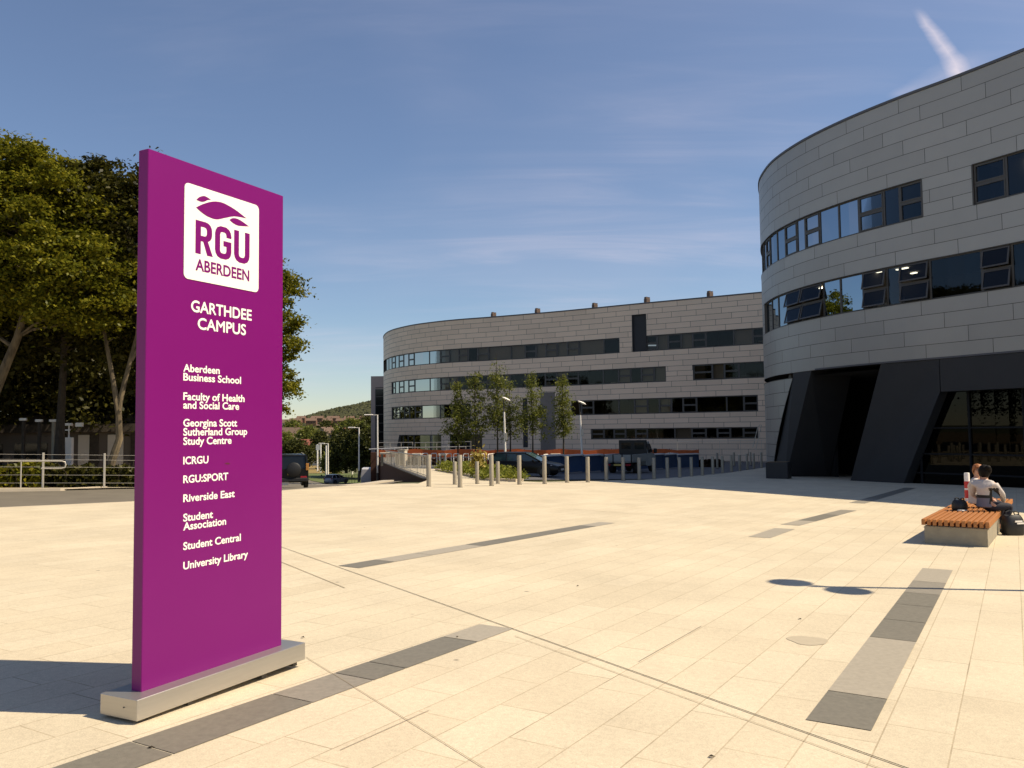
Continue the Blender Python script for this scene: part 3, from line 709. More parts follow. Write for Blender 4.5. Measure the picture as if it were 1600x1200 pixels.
mb = MB(); fbox(mb, FPATH, 48.9, 49.6, -.6, 6.0, -.1, .03); mb.build('dark_pilaster', M['slate'], fb)
mb = MB(); fprism(mb, FPATH, [(72.6, -2.2), (74.3, -2.2), (72.6, 1.2)], -.1, .02); mb.build('slanted_slab', M['slate'], fb)
# flat panel coloured dark for the shade of a curved recess behind young trees
mb = MB(); fbox(mb, FPATH, 44.8, 47.0, -1.2, 6.7, -.1, .02); mb.build('recess_shade_panel', P('recess_shade', (.20, .17, .145), .6, 0, .2, .3), fb)
cap(FPATH, ROOF-.15, [(60, 150), (60, 86.8)], 'roof', M['coping'], fb)
back_wall([(-8, 155), (60, 155), (60, 86.8), (44, 86.8)], -4, ROOF-.15, fb)
for q in ((-2.92, 114.83), (3.13, 111.51), (10.5, 107.36), (16.62, 102.93), (23.58, 98.94)):
    mb = MB(); x, y = q[0]+.45, q[1]+.8; mb.box((x, y, ROOF+.35), (.62, .55, .75), .5, bev=.04); mb.box((x-.12, y, ROOF+.82), (.26, .4, .22), .5); mb.box((x+.2, y+.05, ROOF+.80), (.2, .36, .16), .5); mb.build('roof_vent', M['roof'], fb)
# narrow stair tower beyond its left end
tw = thing('stair_tower', 'narrow grey stair tower with dark glazed strip left of the far building', 'tower', (-23, 147, -5))
mb = MB(); mb.box((-22.2, 149, 2.9), (5.2, 6, 17.2)); mb.build('wall', P('tower_cladding', (.42, .34, .31), .5, .2, .05, .6), tw)
mb = MB()
for z_ in rng(-4.5, 9.2, 1.55): mb.box((-22.55, 145.97, z_), (2.9, .10, .12))
for x_ in (-24.0, -22.4, -21.1): mb.box((x_, 145.97, 2.4), (.1, .09, 13.6))
f_ = mb.build('window', M['frame'], tw); mb = MB(); mb.box((-22.5, 145.97, 2.4), (2.9, .04, 13.6)); mb.build('pane', M['carglass'], f_)

# ------------------------------------------------------------------ the totem sign
SA = Vector((-2.27, 5.14)); SD = Vector((.451, .893)).normalized(); SN = Vector((SD.y, -SD.x))
def on_sign(u, z, off=0): q = SA+SD*u+SN*off; return (q.x, q.y, z)
GZ = plane_z(*SA)
sign = thing('totem_sign', 'tall purple campus totem sign with white lettering on a low metal plinth', 'sign', (SA.x, SA.y, GZ))
def sprism(mb, u0, u1, z0, z1, o0, o1, bev=.004):
    a = [(u0+bev, o0), (u1-bev, o0), (u1, o0+bev), (u1, o1-bev), (u1-bev, o1), (u0+bev, o1), (u0, o1-bev), (u0, o0+bev)]
    rings = []
    for z, ins in ((z0, bev), (z0+bev, 0), (z1-bev, 0), (z1, bev)):
        uc, oc = (u0+u1)/2, (o0+o1)/2
        rings.append([on_sign(uc+(u-uc)*(1-ins*2/(u1-u0)), z, oc+(o-oc)*(1-ins*2/(o1-o0))) for u, o in a])
    mb.loft(rings, True)
mb = MB(); sprism(mb, 0, 1.22, .085, 3.45, -.088, 0); mb.build('panel', M['purple'], sign, smooth=True)
zt = plane_z(*SA)-.01
mb = MB(); sprism(mb, -.12, 1.35, zt+.032, zt+.155, -.21, .112, .003); plinth = mb.build('plinth', M['steel'], sign, smooth=True)
for u in (-.06, .30, .95, 1.27):
    mb = MB(); mb.prism([on_sign(u-.02, zt, -.17), on_sign(u+.02, zt, -.17), on_sign(u+.02, zt, .085), on_sign(u-.02, zt, .085)], (0, 0, .034)); mb.build('foot', M['poledark'], plinth)
mb = MB(); mb.box(Vector(on_sign(-.1215, zt+.10, .0)), (.004, .012, .006)); mb.build('bolt', M['poledark'], plinth)
# white logo square with rounded corners
mb = MB(); pts = []
u0, u1, z0, z1, r = .284, .960, 2.672, 3.311, .035
for (cx, cz, a0) in ((u1-r, z1-r, 0), (u0+r, z1-r, 90), (u0+r, z0+r, 180), (u1-r, z0+r, 270)):
    for k in range(7): a = R(a0+15*k); pts.append((cx+r*math.cos(a), cz+r*math.sin(a)))
mb.loft([[on_sign(u, z, .0005) for u, z in pts], [on_sign(u, z, .004) for u, z in pts]], True)
badge = mb.build('logo_square', M['white'], sign)
def smooth_poly(P_, n=5):
    Q = []
    for i in range(len(P_)-1):
        p0, p1, p2, p3 = [Vector(P_[j]) for j in (max(i-1, 0), i, i+1, min(i+2, len(P_)-1))]
        for k in range(n): t = k/n; Q.append(.5*((2*p1)+(p2-p0)*t+(2*p0-5*p1+4*p2-p3)*t*t+(3*p1-p0-3*p2+p3)*t**3))
    return Q
def leafshape(top, bot):
    pts = smooth_poly(top+[bot[0]][:0])+[Vector(top[-1])]; b_ = smooth_poly([top[-1]]+bot+[top[0]])[1:]
    pts = pts+b_; mb = MB(); mb.loft([[on_sign(p.x, p.y, .0042) for p in pts], [on_sign(p.x, p.y, .0055) for p in pts]], True); mb.build('emblem_leaf', M['purple'], badge)
leafshape([(.379, 3.162), (.44, 3.200), (.52, 3.236), (.60, 3.250), (.68, 3.240), (.75, 3.222), (.835, 3.191)], [(.78, 3.187), (.715, 3.178), (.637, 3.150), (.56, 3.122), (.49, 3.122), (.43, 3.138)])
leafshape([(.381, 3.214), (.405, 3.238), (.444, 3.256), (.475, 3.254), (.507, 3.245)], [(.478, 3.236), (.45, 3.219), (.42, 3.211)])
leafshape([(.675, 3.144), (.705, 3.163), (.75, 3.168), (.80, 3.158), (.860, 3.138)], [(.80, 3.127), (.755, 3.121), (.71, 3.128)])
_fonts = {}
def text_mesh(txt, bold):
    cu = bpy.data.curves.new('lettering', 'FONT'); cu.body = txt; cu.size = 1; cu.offset = bold; cu.resolution_u = 4; cu.fill_mode = 'FRONT'
    o = bpy.data.objects.new('lettering_tmp', cu); COL.objects.link(o); bpy.context.view_layer.update()
    me = bpy.data.meshes.new_from_object(o.evaluated_get(bpy.context.evaluated_depsgraph_get()))
    co = np.empty(len(me.vertices)*3); me.vertices.foreach_get('co', co); co = co.reshape(-1, 3)
    fs = [tuple(p.vertices) for p in me.polygons]
    bpy.data.objects.remove(o); bpy.data.curves.remove(cu); bpy.data.meshes.remove(me)
    return co, fs
_cap = {}
def letter(name, txt, u0, u1, base, cap, mat, parent, off=.0012, bold=.018, fit_z=None, smear=0):
    co, fs = text_mesh(txt, bold)
    if bold not in _cap:
        h, _ = text_mesh('H', bold); _cap[bold] = (h[:, 1].min(), h[:, 1].max())
    lo, hi = (_cap[bold] if fit_z is None else (co[:, 1].min(), co[:, 1].max()))
    x0, x1 = co[:, 0].min(), co[:, 0].max(); mb = MB()
    mb.add([on_sign(u0+(c[0]-x0)/(x1-x0)*(u1-u0), base+(c[1]-lo)/(hi-lo)*cap, off) for c in co], fs)
    if smear:                                       # heavier stroke for the capitals
        for i, (du, dz) in enumerate(((smear, 0), (-smear, 0), (0, smear), (0, -smear))): mb.add([on_sign(u0+du+(c[0]-x0)/(x1-x0)*(u1-u0), base+dz+(c[1]-lo)/(hi-lo)*cap, off+.00025*(i+1)) for c in co], fs)
    o = mb.build(name, mat, parent, flip=False)
    if o.data.polygons[0].normal.dot(Vector((SN.x, SN.y, 0))) < 0: o.data.flip_normals()
    return o
from mathutils.geometry import tessellate_polygon
HL = .226
GLY = {'R': ([(0, 0), (0, HL), (.088, HL), (.112, HL-.005), (.130, HL-.018), (.141, HL-.038), (.143, HL-.060), (.143, HL-.082), (.138, HL-.104), (.126, HL-.120), (.108, HL-.131), (.151, 0), (.101, 0), (.066, HL-.137), (.046, HL-.137), (.046, 0)],
             [(.046, HL-.038), (.080, HL-.038), (.092, HL-.044), (.097, HL-.056), (.097, HL-.080), (.092, HL-.093), (.080, HL-.099), (.046, HL-.099)]),
       'G': ([(.149, HL-.072), (.149, HL-.056), (.143, HL-.032), (.128, HL-.012), (.100, HL), (.050, HL), (.021, HL-.012), (.006, HL-.032), (0, HL-.056), (0, .056), (.006, .032), (.021, .012), (.050, 0), (.100, 0), (.128, .012), (.143, .032), (.149, .056), (.149, .128), (.076, .128), (.076, .090), (.103, .090), (.103, .058), (.098, .045), (.086, .039), (.062, .039), (.051, .045), (.046, .058), (.046, HL-.058), (.051, HL-.045), (.062, HL-.039), (.086, HL-.039), (.098, HL-.045), (.103, HL-.058), (.103, HL-.072)], None),
       'U': ([(0, HL), (0, .058), (.006, .034), (.021, .013), (.050, 0), (.099, 0), (.128, .013), (.143, .034), (.149, .058), (.149, HL), (.103, HL), (.103, .060), (.098, .046), (.086, .039), (.063, .039), (.051, .046), (.046, .060), (.046, HL)], None)}
for ch, u_0, z_0 in (('R', .377, 2.854), ('G', .546, 2.857), ('U', .720, 2.859)):
    out_, hole = GLY[ch]; lps = [[Vector((x, y, 0)) for x, y in out_]]+([[Vector((x, y, 0)) for x, y in hole]] if hole else [])
    flat_ = [p for l in lps for p in l]; mb = MB(); mb.add([on_sign(u_0+p.x, z_0+p.y, .0048) for p in flat_], tessellate_polygon(lps))
    o = mb.build('lettering', M['purple'], badge, flip=True)
letter('lettering', 'ABERDEEN', .379, .868, 2.739, .080, M['purple'], badge, .0046, .027)
tx = [('GARTHDEE', .351, .894, 2.462, .073, .0), ('CAMPUS', .408, .839, 2.351, .073, .0)]
for t, b, base in (('Aberdeen', .601, 2.059), ('Business School', .798, 2.001), ('Faculty of Health', .833, 1.874), ('and Social Care', .781, 1.818), ('Georgina Scott', .764, 1.701), ('Sutherland Group', .860, 1.642), ('Study Centre', .713, 1.582),
                   ('ICRGU', .509, 1.456), ('RGU:SPORT', .685, 1.335), ('Riverside East', .746, 1.213), ('Student', .552, 1.088), ('Association', .669, 1.031), ('Student Central', .806, .905), ('University Library', .875, .780)):
    tx.append((t, .291+(2.06-base)*.0125, b, base, .050, .022))
for t, a, b, base, cap_, bo in tx: letter('lettering', t, a, b, base, cap_, M['white'], sign, .0012, bo, None, .0026 if cap_ > .06 else 0)
mb = MB(); pts = [(.650, 1.449), (.668, 1.443), (.690, 1.441), (.702, 1.444), (.690, 1.452), (.670, 1.453)]
mb.add([on_sign(u, z, .0015) for u, z in pts], [tuple(range(6))]); o = mb.build('scuff_mark', M['darkred'], sign)

# ------------------------------------------------------------------ leaves, trees, hedges
def leaf_cloud(name, cen, size, mat, parent, seed, up=.5, aspect=1.7):
    g = np.random.default_rng(seed); n = len(cen); size = np.asarray(size)*g.uniform(.65, 1.3, n)
    nrm = g.normal(size=(n, 3)); nrm /= np.linalg.norm(nrm, axis=1)[:, None]; nrm[:, 2] += up; nrm /= np.linalg.norm(nrm, axis=1)[:, None]
    t = g.normal(size=(n, 3)); t -= nrm*(t*nrm).sum(1)[:, None]; t /= np.linalg.norm(t, axis=1)[:, None]; b = np.cross(nrm, t)
    L_ = (size*.5*aspect)[:, None]; W = (size*.5)[:, None]; dr = nrm*(size*.12)[:, None]
    v = np.empty((n, 4, 3)); v[:, 0] = cen-t*L_; v[:, 1] = cen+b*W+dr-t*L_*.1; v[:, 2] = cen+t*L_; v[:, 3] = cen-b*W+dr-t*L_*.1
    off = Vector((0, 0, 0)); p = parent
    while p is not None: off += p.location; p = p.parent
    v = v.reshape(-1, 3)-np.array(off)
    me = bpy.data.meshes.new(name); me.vertices.add(n*4); me.vertices.foreach_set('co', v.ravel())
    me.loops.add(n*4); me.loops.foreach_set('vertex_index', np.arange(n*4, dtype=np.int32))
    me.polygons.add(n); me.polygons.foreach_set('loop_start', np.arange(0, n*4, 4, dtype=np.int32)); me.polygons.foreach_set('loop_total', np.full(n, 4, dtype=np.int32))
    me.materials.append(mat); me.update(); me.validate()
    o = bpy.data.objects.new(name, me); COL.objects.link(o)
    if parent is not None: o.parent = parent
    return o
def tree(name, label, base, trunk, ell, nclump, per, leaf, mats, seed, group=None, clump_r=.75, flat=.5, limbs=40, tr=.22, inner=.35, up=.5, limb_mat=None, fork=None, cat='tree'):
    """trunk: list of points relative to the base; ell: list of (centre, radii) of the crown, relative to the base"""
    g = np.random.default_rng(seed); rr = random.Random(seed); base = Vector(base)
    root = thing(name, label, cat, base, 0, group)
    vol = np.array([e[1][0]*e[1][1]*e[1][2] for e in ell])**.75; pk = g.choice(len(ell), nclump, p=vol/vol.sum())
    d = g.normal(size=(nclump, 3)); d /= np.linalg.norm(d, axis=1)[:, None]
    rad = np.where(g.random(nclump) < inner, g.uniform(.25, .8, nclump), g.uniform(.80, 1.06, nclump))
    cc = np.array([ell[i][0] for i in pk])+d*rad[:, None]*np.array([ell[i][1] for i in pk])
    mb = MB(); tp = [base+Vector(p) for p in trunk]; n = len(tp)
    mb.tube(tp, [tr*(1.35 if i == 0 else 1)*(1-.75*i/(n-1)) for i in range(n)], 9)
    starts = [(tp[i].lerp(tp[i+1], k/4)) for i in range(max(0, n//3), n-1) for k in range(4)]
    if fork:
        for fk, fr in fork:
            fp = [base+Vector(p) for p in fk]; mb.tube(fp, [fr*(1-.7*i/(len(fp)-1)) for i in range(len(fp))], 8)
            starts += [fp[i].lerp(fp[i+1], k/4) for i in range(len(fp)-1) for k in range(4)]
    for k in range(min(limbs, nclump)):
        e = base+Vector(cc[k]); s_ = min(starts, key=lambda q: (q-e).length+max(0, q.z-e.z+.3)*2); mid = s_.lerp(e, .5)+Vector((rr.uniform(-.3, .3), rr.uniform(-.3, .3), rr.uniform(.0, .5)))*min(1, (e-s_).length/3)
        r0 = tr*rr.uniform(.14, .34); mb.tube([s_, s_.lerp(mid, .5)+Vector((0, 0, .1)), mid, e], [r0, r0*.75, r0*.5, r0*.15], 5)
    mb.build('trunk', limb_mat or M['bark'], root, smooth=True)
    ci = g.integers(0, nclump, nclump*per)
    o = g.normal(size=(nclump*per, 3)); cr = g.uniform(.6, 1.35, nclump)*clump_r
    tiltx = g.normal(size=nclump)*.25; tilty = g.normal(size=nclump)*.25
    o *= (cr[ci]*.55)[:, None]; o[:, 2] = o[:, 2]*flat+o[:, 0]*tiltx[ci]+o[:, 1]*tilty[ci]-.10*(o[:, 0]**2+o[:, 1]**2)/np.maximum(.2, cr[ci])
    cen = np.array(base)+cc[ci]+o
    leaf_cloud('crown', cen, np.full(len(cen), leaf), mats, root, seed, up)
    return root
def tb(x, y): return (x, y, terrain(x, y)-.05)
# front row behind the fence
tree('beech_tree', 'broad sunlit tree at the left edge with pale leaning trunk', tb(-21.5, 33), [(0, 0, 0), (.35, 0, 2.2), (1.1, .1, 4.3), (1.7, .2, 6.0), (2.3, .2, 8.4), (2.2, .2, 10.6)],
     [((1.9, 0, 10.3), (3.5, 3.4, 3.2)), ((4.0, -.4, 8.3), (2.5, 2.6, 1.9)), ((-1.8, 0, 9.8), (3.4, 3.2, 3.4)), ((2.4, .5, 12.3), (1.6, 2.0, 1.5)), ((5.2, -.2, 7.3), (1.35, 1.6, 1.1)), ((.0, .3, 12.6), (1.5, 1.8, 1.6))],
     760, 150, .105, M['leaf_a'], 21, 'trees along the fence', .62, .34, 60, .27, .25, 1.1)
tree('beech_tree', 'tree with pale forked trunk rising beside the left edge of the sign', tb(-16.29, 33.6), [(0, 0, 0), (.1, 0, .6), (.12, .0, 1.0), (.42, .05, 2.0), (.34, .1, 3.2), (.55, .1, 4.2), (1.0, .2, 6.2), (1.2, .2, 9.4)],
     [((.5, 1.6, 10.1), (2.9, 2.6, 3.3)), ((1.9, 2.0, 7.4), (1.9, 2.0, 2.2)), ((-.6, 1.8, 7.6), (1.8, 1.6, 2.0)), ((1.6, 1.4, 12.4), (1.5, 1.5, 1.2)), ((-1.0, 1.2, 12.3), (1.6, 1.6, 1.4))],
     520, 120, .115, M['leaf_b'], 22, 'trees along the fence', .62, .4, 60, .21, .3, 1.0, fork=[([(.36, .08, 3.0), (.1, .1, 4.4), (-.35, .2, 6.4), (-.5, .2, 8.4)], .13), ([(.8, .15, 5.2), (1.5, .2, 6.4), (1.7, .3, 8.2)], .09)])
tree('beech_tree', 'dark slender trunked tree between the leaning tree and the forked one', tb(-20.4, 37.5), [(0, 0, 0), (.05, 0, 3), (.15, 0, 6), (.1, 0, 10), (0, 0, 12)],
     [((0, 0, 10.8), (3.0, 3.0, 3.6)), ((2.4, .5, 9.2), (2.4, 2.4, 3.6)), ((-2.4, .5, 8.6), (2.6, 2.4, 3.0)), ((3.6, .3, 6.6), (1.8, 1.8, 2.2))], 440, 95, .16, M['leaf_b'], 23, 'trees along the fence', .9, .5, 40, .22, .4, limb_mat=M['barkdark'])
# second row that fills the wood
for k, (x, y, h, w, lb) in enumerate([(-28.5, 40, 12.5, 4.0, 'dark tree furthest left in the second row of the wood'), (-24.5, 45, 13.5, 4.2, 'dark tree in the second row behind the leaning trunk'), (-19.6, 46, 13.0, 3.6, 'dark tree in the second row left of the sign'),
                                      (-34, 48, 12, 4.6, 'dark tree deep in the wood at the far left'), (-28, 55, 13, 4.6, 'dark tree deep in the wood behind the white fronted building'), (-22.8, 54, 12.5, 3.6, 'dark tree deep in the wood close behind the sign')]):
    tree('woodland_tree', lb, tb(x, y), [(0, 0, 0), (.1, .1, h*.3), (-.1, 0, h*.65), (0, 0, h*.92)], [((0, 0, h*.72), (w*.85, w*.85, h*.27)), ((-.9, .3, h*.48), (w, w*.9, h*.28)), ((1.2, -.2, h*.42), (w*.9, w*.9, h*.26))],
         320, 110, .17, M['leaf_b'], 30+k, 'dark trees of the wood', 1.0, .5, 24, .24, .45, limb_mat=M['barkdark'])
tree('roadside_tree', 'tall tree showing its ragged right edge beyond the sign', tb(-20.9, 60), [(0, 0, 0), (.1, 0, 4), (.2, 0, 9), (.1, 0, 15)],
     [((1.1, 0, 14.2), (4.2, 4.0, 2.5)), ((1.7, 0, 11.8), (3.9, 3.5, 1.1)), ((2.0, 0, 10.0), (3.5, 3.5, 1.1)), ((1.0, 0, 8.6), (3.0, 3.5, .9)), ((2.3, .1, 7.3), (3.2, 3.2, 1.3)), ((3.4, .1, 6.1), (1.2, 1.2, .9)), ((-1.5, 0, 9.0), (3.4, 3.4, 3.6))],
     900, 110, .15, M['leaf_a'], 41, None, .66, .38, 60, .3, .3, .9)
# unseen trees left of the hill road, added for dark reflections in the far windows
for k, (x, y, h, w, lb) in enumerate([(-32, 84, 15, 5.0, 'unseen roadside tree behind the sign, nearest of the three down the hill'), (-39, 104, 16, 5.5, 'unseen roadside tree behind the sign, middle of the three down the hill'), (-46, 128, 16, 6, 'unseen roadside tree behind the sign, furthest of the three down the hill'), (-50, 140, 17, 7, 'unseen broad tree behind the sign on the left of the hill road, first beyond the three'), (-56, 160, 17, 7, 'unseen broad tree behind the sign on the left of the hill road, second beyond the three'), (-67, 190, 17, 8, 'unseen broad tree behind the sign furthest down the left of the hill road')]):
    tree('roadside_tree', lb, tb(x, y), [(0, 0, 0), (.1, .1, h*.3), (-.1, 0, h*.65), (0, 0, h*.92)], [((0, 0, h*.66), (w*.85, w*.85, h*.3)), ((-1, .3, h*.42), (w, w*.9, h*.28)), ((1.2, -.2, h*.36), (w*.9, w*.9, h*.26))],
         260, 60, .34, M['leaf_b'], 50+k, 'unseen roadside trees down the hill', 1.2, .6, 16, .26, .4, limb_mat=M['barkdark'])
# young trees planted in front of the far building
yt = [(715, 590, 1.3, 'slim young tree nearest the left end of the planting, low and sparse'), (743, 578, 1.6, 'young tree with a full rounded crown, second from the left in the planting'), (777, 551, 1.2, 'tallest young tree of the planting, with a thin pointed top'),
      (797, 588, 1.2, 'young tree half hidden behind the left lamp post'), (832, 580, 1.5, 'broad young tree fourth along, right of the left lamp post'), (880, 580, 1.1, 'narrow columnar young tree at the right end, left of the right lamp post')]
for k, (px, py, w, lb) in enumerate(yt):
    y = 62+(.8 if k == 3 else 0); q = at_depth(px, 690, y); zb = plane_z(q.x, y); h = at_depth(px, py, y).z-zb; w *= .92
    el = [((0, 0, h*.42), (w*.95, w*.8, h*.14)), ((0, 0, h*.58), (w*.85, w*.7, h*.17)), ((.1, 0, h*.76), (w*.5, w*.5, h*.13)), ((0, 0, h*.90), (w*.26, w*.26, h*.085))]
    if k in (1, 4): el[3] = ((.05, 0, h*.90), (w*.36, w*.36, h*.09))
    if k == 5: el = [((0, 0, h*.42), (w*.75, w*.7, h*.13)), ((0, 0, h*.58), (w*.72, w*.7, h*.16)), ((0, 0, h*.76), (w*.5, w*.5, h*.15)), ((0, 0, h*.9), (w*.3, w*.3, h*.09))]
    tree('young_tree', lb, (q.x, y, zb), [(0, 0, 0), (.03, 0, h*.35), (-.03, 0, h*.65), (0, 0, h*.98)], el, 130 if k != 3 else 80, 24, .092, M['leaf_c'], 60+k, 'young trees in the planting', .36, .7, 60, .06, .5, .7, limb_mat=M['barkdark'])

# hedge, fence and rail on the verge
def leafbox(p0, p1, w, h, n, g, rag=.25, zf=terrain):
    t = g.random(n); x = p0[0]+(p1[0]-p0[0])*t; y = p0[1]+(p1[1]-p0[1])*t; d = np.array([p1[1]-p0[1], -(p1[0]-p0[0])]); d = d/np.linalg.norm(d)
    o = g.uniform(-w/2, w/2, n); hh = h*(1-rag*.5+rag*.5*np.sin(t*37)*np.sin(t*11+1)); z = g.random(n)**.8*hh
    x = x+d[0]*o; y = y+d[1]*o
    return np.array([(a, b, zf(a, b)+c) for a, b, c in zip(x, y, z)])
g = np.random.default_rng(5)
hd = thing('hedge', 'ragged low hedge of bramble behind the wire fence', 'hedge', tb(-20, 33.4))
leaf_cloud('foliage', leafbox((-31, 28.6), (-18.2, 32.6), 1.3, 1.05, 9000, g), np.full(9000, .12), M['leaf_a'], hd, 5)
leaf_cloud('foliage', leafbox((-18.2, 32.6), (-13.4, 33.9), 1.3, .95, 5000, g), np.full(5000, .12), M['leaf_b'], hd, 6)
mb = MB(); rr = random.Random(4)
for k in range(150):
    t = rr.random(); x = -31+17.6*t; y = 28.6+5.2*t+rr.uniform(-.5, .5); z = terrain(x, y); mb.tube([(x, y, z), (x+rr.uniform(-.2, .2), y, z+.5), (x+rr.uniform(-.5, .5), y+rr.uniform(-.2, .2), z+rr.uniform(.7, 1.2))], [.012, .01, .004], 4)
mb.build('stem', M['bark'], hd)
# dark undergrowth between the trunks
ug = np.concatenate([leafbox((-44, 38), (-21, 50), 3.0, 3.8, 26000, g, .6), leafbox((-40, 52), (-17.5, 52), 4.0, 4.6, 34000, g, .5)])
u_ = leaf_cloud('undergrowth', ug, np.full(len(ug), .19), M['leaf_b'], None, 8); tag(u_, 'dark undergrowth filling the wood between the trunks', 'undergrowth', kind='stuff')
fposts = [(-27.6, 28.05), (-25.2, 28.95), (-22.8, 29.85), (-20.2, 30.75), (-17.75, 31.55), (-15.75, 32.2), (-13.9, 32.75)]
fn = thing('wire_fence', 'low fence of galvanised posts and thin wires along the verge', 'fence', tb(-17.75, 31.55))
for x, y in fposts: mb = MB(); z = terrain(x, y); mb.box((x, y, z+.66), (.07, .07, 1.36), .3, bev=.008); mb.build('post', M['galv'], fn)
mb = MB()
for hz_ in (.2, .5, .8, 1.08, 1.27):
    for a, b in zip(fposts, fposts[1:]): mb.tube([(a[0], a[1], terrain(*a)+hz_), (b[0], b[1], terrain(*b)+hz_)], .006, 5)
mb.build('wire', M['galv'], fn)
rl = thing('hand_rail', 'pale tubular rail with a looped end in front of the wire fence', 'railing', tb(-18, 30.6))
a = Vector((-24.5, 28.35, terrain(-24.5, 28.35)+1.0)); b = Vector((-16.75, 31.15, 0)); b.z = terrain(b.x, b.y)+1.03; dn = Vector((0, 0, -.27)); dr = (b-a).normalized()
mb = MB(); mb.tube([a, a.lerp(b, .5), b-dr*.08, b+dn*.12+dr*.03, b+dn*.5+dr*.06, b+dn*.88+dr*.03, b+dn-dr*.08, b+dn-dr*.75], .027, 8); mb.build('tube', M['galv'], rl, smooth=True)
for t in (.12, .47, .83):
    q = a.lerp(b, t); mb = MB(); mb.cyl((q.x, q.y, terrain(q.x, q.y)-.02), (q.x, q.y, q.z), .022, 8); mb.build('post', M['galv'], rl)
# building in the shade of the wood, with white posts and boxes in front
hb = thing('low_building', 'low white walled building with brown eaves hidden among the trees', 'building', tb(-22, 43))
L0, L1 = Vector((-33, 40.4)), Vector((-18.6, 43.4)); dd = (L1-L0).normalized(); nn = Vector((-dd.y, dd.x)); ang = math.atan2(dd.y, dd.x)
mid = (L0+L1)/2+nn*3; zb = terrain(-22, 43)
mb = MB(); mb.box((mid.x, mid.y, zb+1.35), ((L1-L0).length, 6, 2.9), ang); wl = mb.build('wall', P('shaded_wall', (.13, .105, .08), .9, 0, .1, 1), hb)  # white wall given a dark colour for the shade of the wood
for t in (.775, .87):
    q = L0.lerp(L1, t)-nn*.03; mb = MB(); mb.box((q.x, q.y, zb+1.35), (.75, .08, 2.6), ang); mb.build('panel', M['render'], hb)
mb = MB(); mb.box((mid.x, mid.y, zb+3.0), ((L1-L0).length+.8, 7.0, .42), ang); mb.box((mid.x, mid.y, zb+3.45), ((L1-L0).length-1, 4.6, .5), ang); mb.build('roof', M['barkdark'], hb)
for t in (.14, .3, .46, .60):
    q = L0.lerp(L1, t)-nn*.03; mb = MB(); mb.box((q.x, q.y, zb+1.5), (1.5, .08, 1.5), ang); mb.build('window', M['carglass'], hb)
for t in (.70, .80, .93):
    q = L0.lerp(L1, t)-nn*.03; mb = MB(); mb.box((q.x, q.y, zb+1.35), (.42 if t < .9 else .3, .1, 2.7), ang); mb.box((q.x, q.y, zb+1.25), (.5, .12, .12), ang); mb.build('pilaster', M['barkdark'], hb)
wp = [(36, 657, 715, 'post coloured dark for shade below its sunlit white cap, furthest left among the trees'), (61, 659, 712, 'post coloured dark for shade below its sunlit white cap, beside the dark trunk'), (83, 659, 715, 'post coloured grey for half shade below its sunlit white cap, nearest the white cabinet')]
for k, (px, y0, y1, lb) in enumerate(wp):
    q = at_depth(px, y1, 38.6); t = thing('capped_post', lb, 'post', (q.x, q.y, terrain(q.x, q.y)), 0, 'capped posts among the trees'); top = at_depth(px, y0, 38.6).z
    mb = MB(); mb.box((q.x, q.y, (terrain(q.x, q.y)+top)/2), (.12, .12, top-terrain(q.x, q.y))); mb.build('shaft', M['barkdark'] if k < 2 else M['concrete'], t)  # shafts coloured dark for tree shade, only the caps stay white
    mb = MB(); mb.box((q.x-.03, q.y, top+.05), (.30, .24, .12), .3, bev=.02); mb.build('cap', M['polewhite'], t)
q = at_depth(107, 712, 38.4); t = thing('equipment_cabinet', 'white cabinet with a small mast and bracket among the trees', 'cabinet', (q.x, q.y, terrain(q.x, q.y)))
z0 = terrain(q.x, q.y); mb = MB(); mb.box((q.x, q.y, z0+1.18), (.34, .34, 2.2), .2, bev=.02); mb.build('body', M['polewhite'], t)
mb = MB(); mb.cyl((q.x, q.y, z0+2.2), (q.x, q.y, z0+2.9), .03, 8); mb.box((q.x-.15, q.y, z0+2.62), (.42, .05, .05)); mb.box((q.x-.2, q.y, z0+1.9), (.06, .06, .55)); mb.build('mast', M['polewhite'], t)
mb = MB(); mb.box((q.x-.1, q.y, z0+2.88), (.42, .30, .12), .2); mb.box((q.x+.48, q.y, z0+2.86), (.28, .25, .18), .2); mb.build('lamp_head', M['polewhite'], t)

# ------------------------------------------------------------------ bollards
def bollard_mesh(h, r, cap=True):
    mb = MB(); mb.lathe([(r, -.1), (r, h-.012), (r*.93, h), ], (0, 0, 0), 16); return mb
front = [(670, 709, 760), (718.8, 710, 761.5), (768, 711, 759), (811.6, 711.5, 757), (851, 712, 756), (886, 713, 754), (918.6, 714, 753.5), (947.6, 714.5, 751.6), (974, 714.5, 751), (999, 715, 750), (1022, 715.6, 748.5), (1043, 716, 747), (1062, 715, 746), (1080.6, 715, 744.3), (1097.6, 714, 742.8),
         (1114, 713.5, 741), (1129, 713, 739.3), (1143, 711.5, 737.5), (1156, 711, 736), (1167.6, 709, 734), (1178, 708.5, 732.5), (1190, 707, 731)]
def bollard(px, py, h, r, label, group):
    q = at_ground(px, py); t = thing('bollard', label, 'bollard', (q.x, q.y, q.z), 0, group)
    mb = MB(); mb.lathe([(r, -.1), (r, h-.015), (r*.92, h)], (0, 0, 0), 16); mb.build('post', M['bollard'], t, smooth=True, local=True)
    mb = MB(); mb.lathe([(r*1.12, -.02), (r*1.12, .012), (r*1.02, .02)], (0, 0, 0), 16); mb.build('base_ring', M['poledark'], t, smooth=True, local=True)
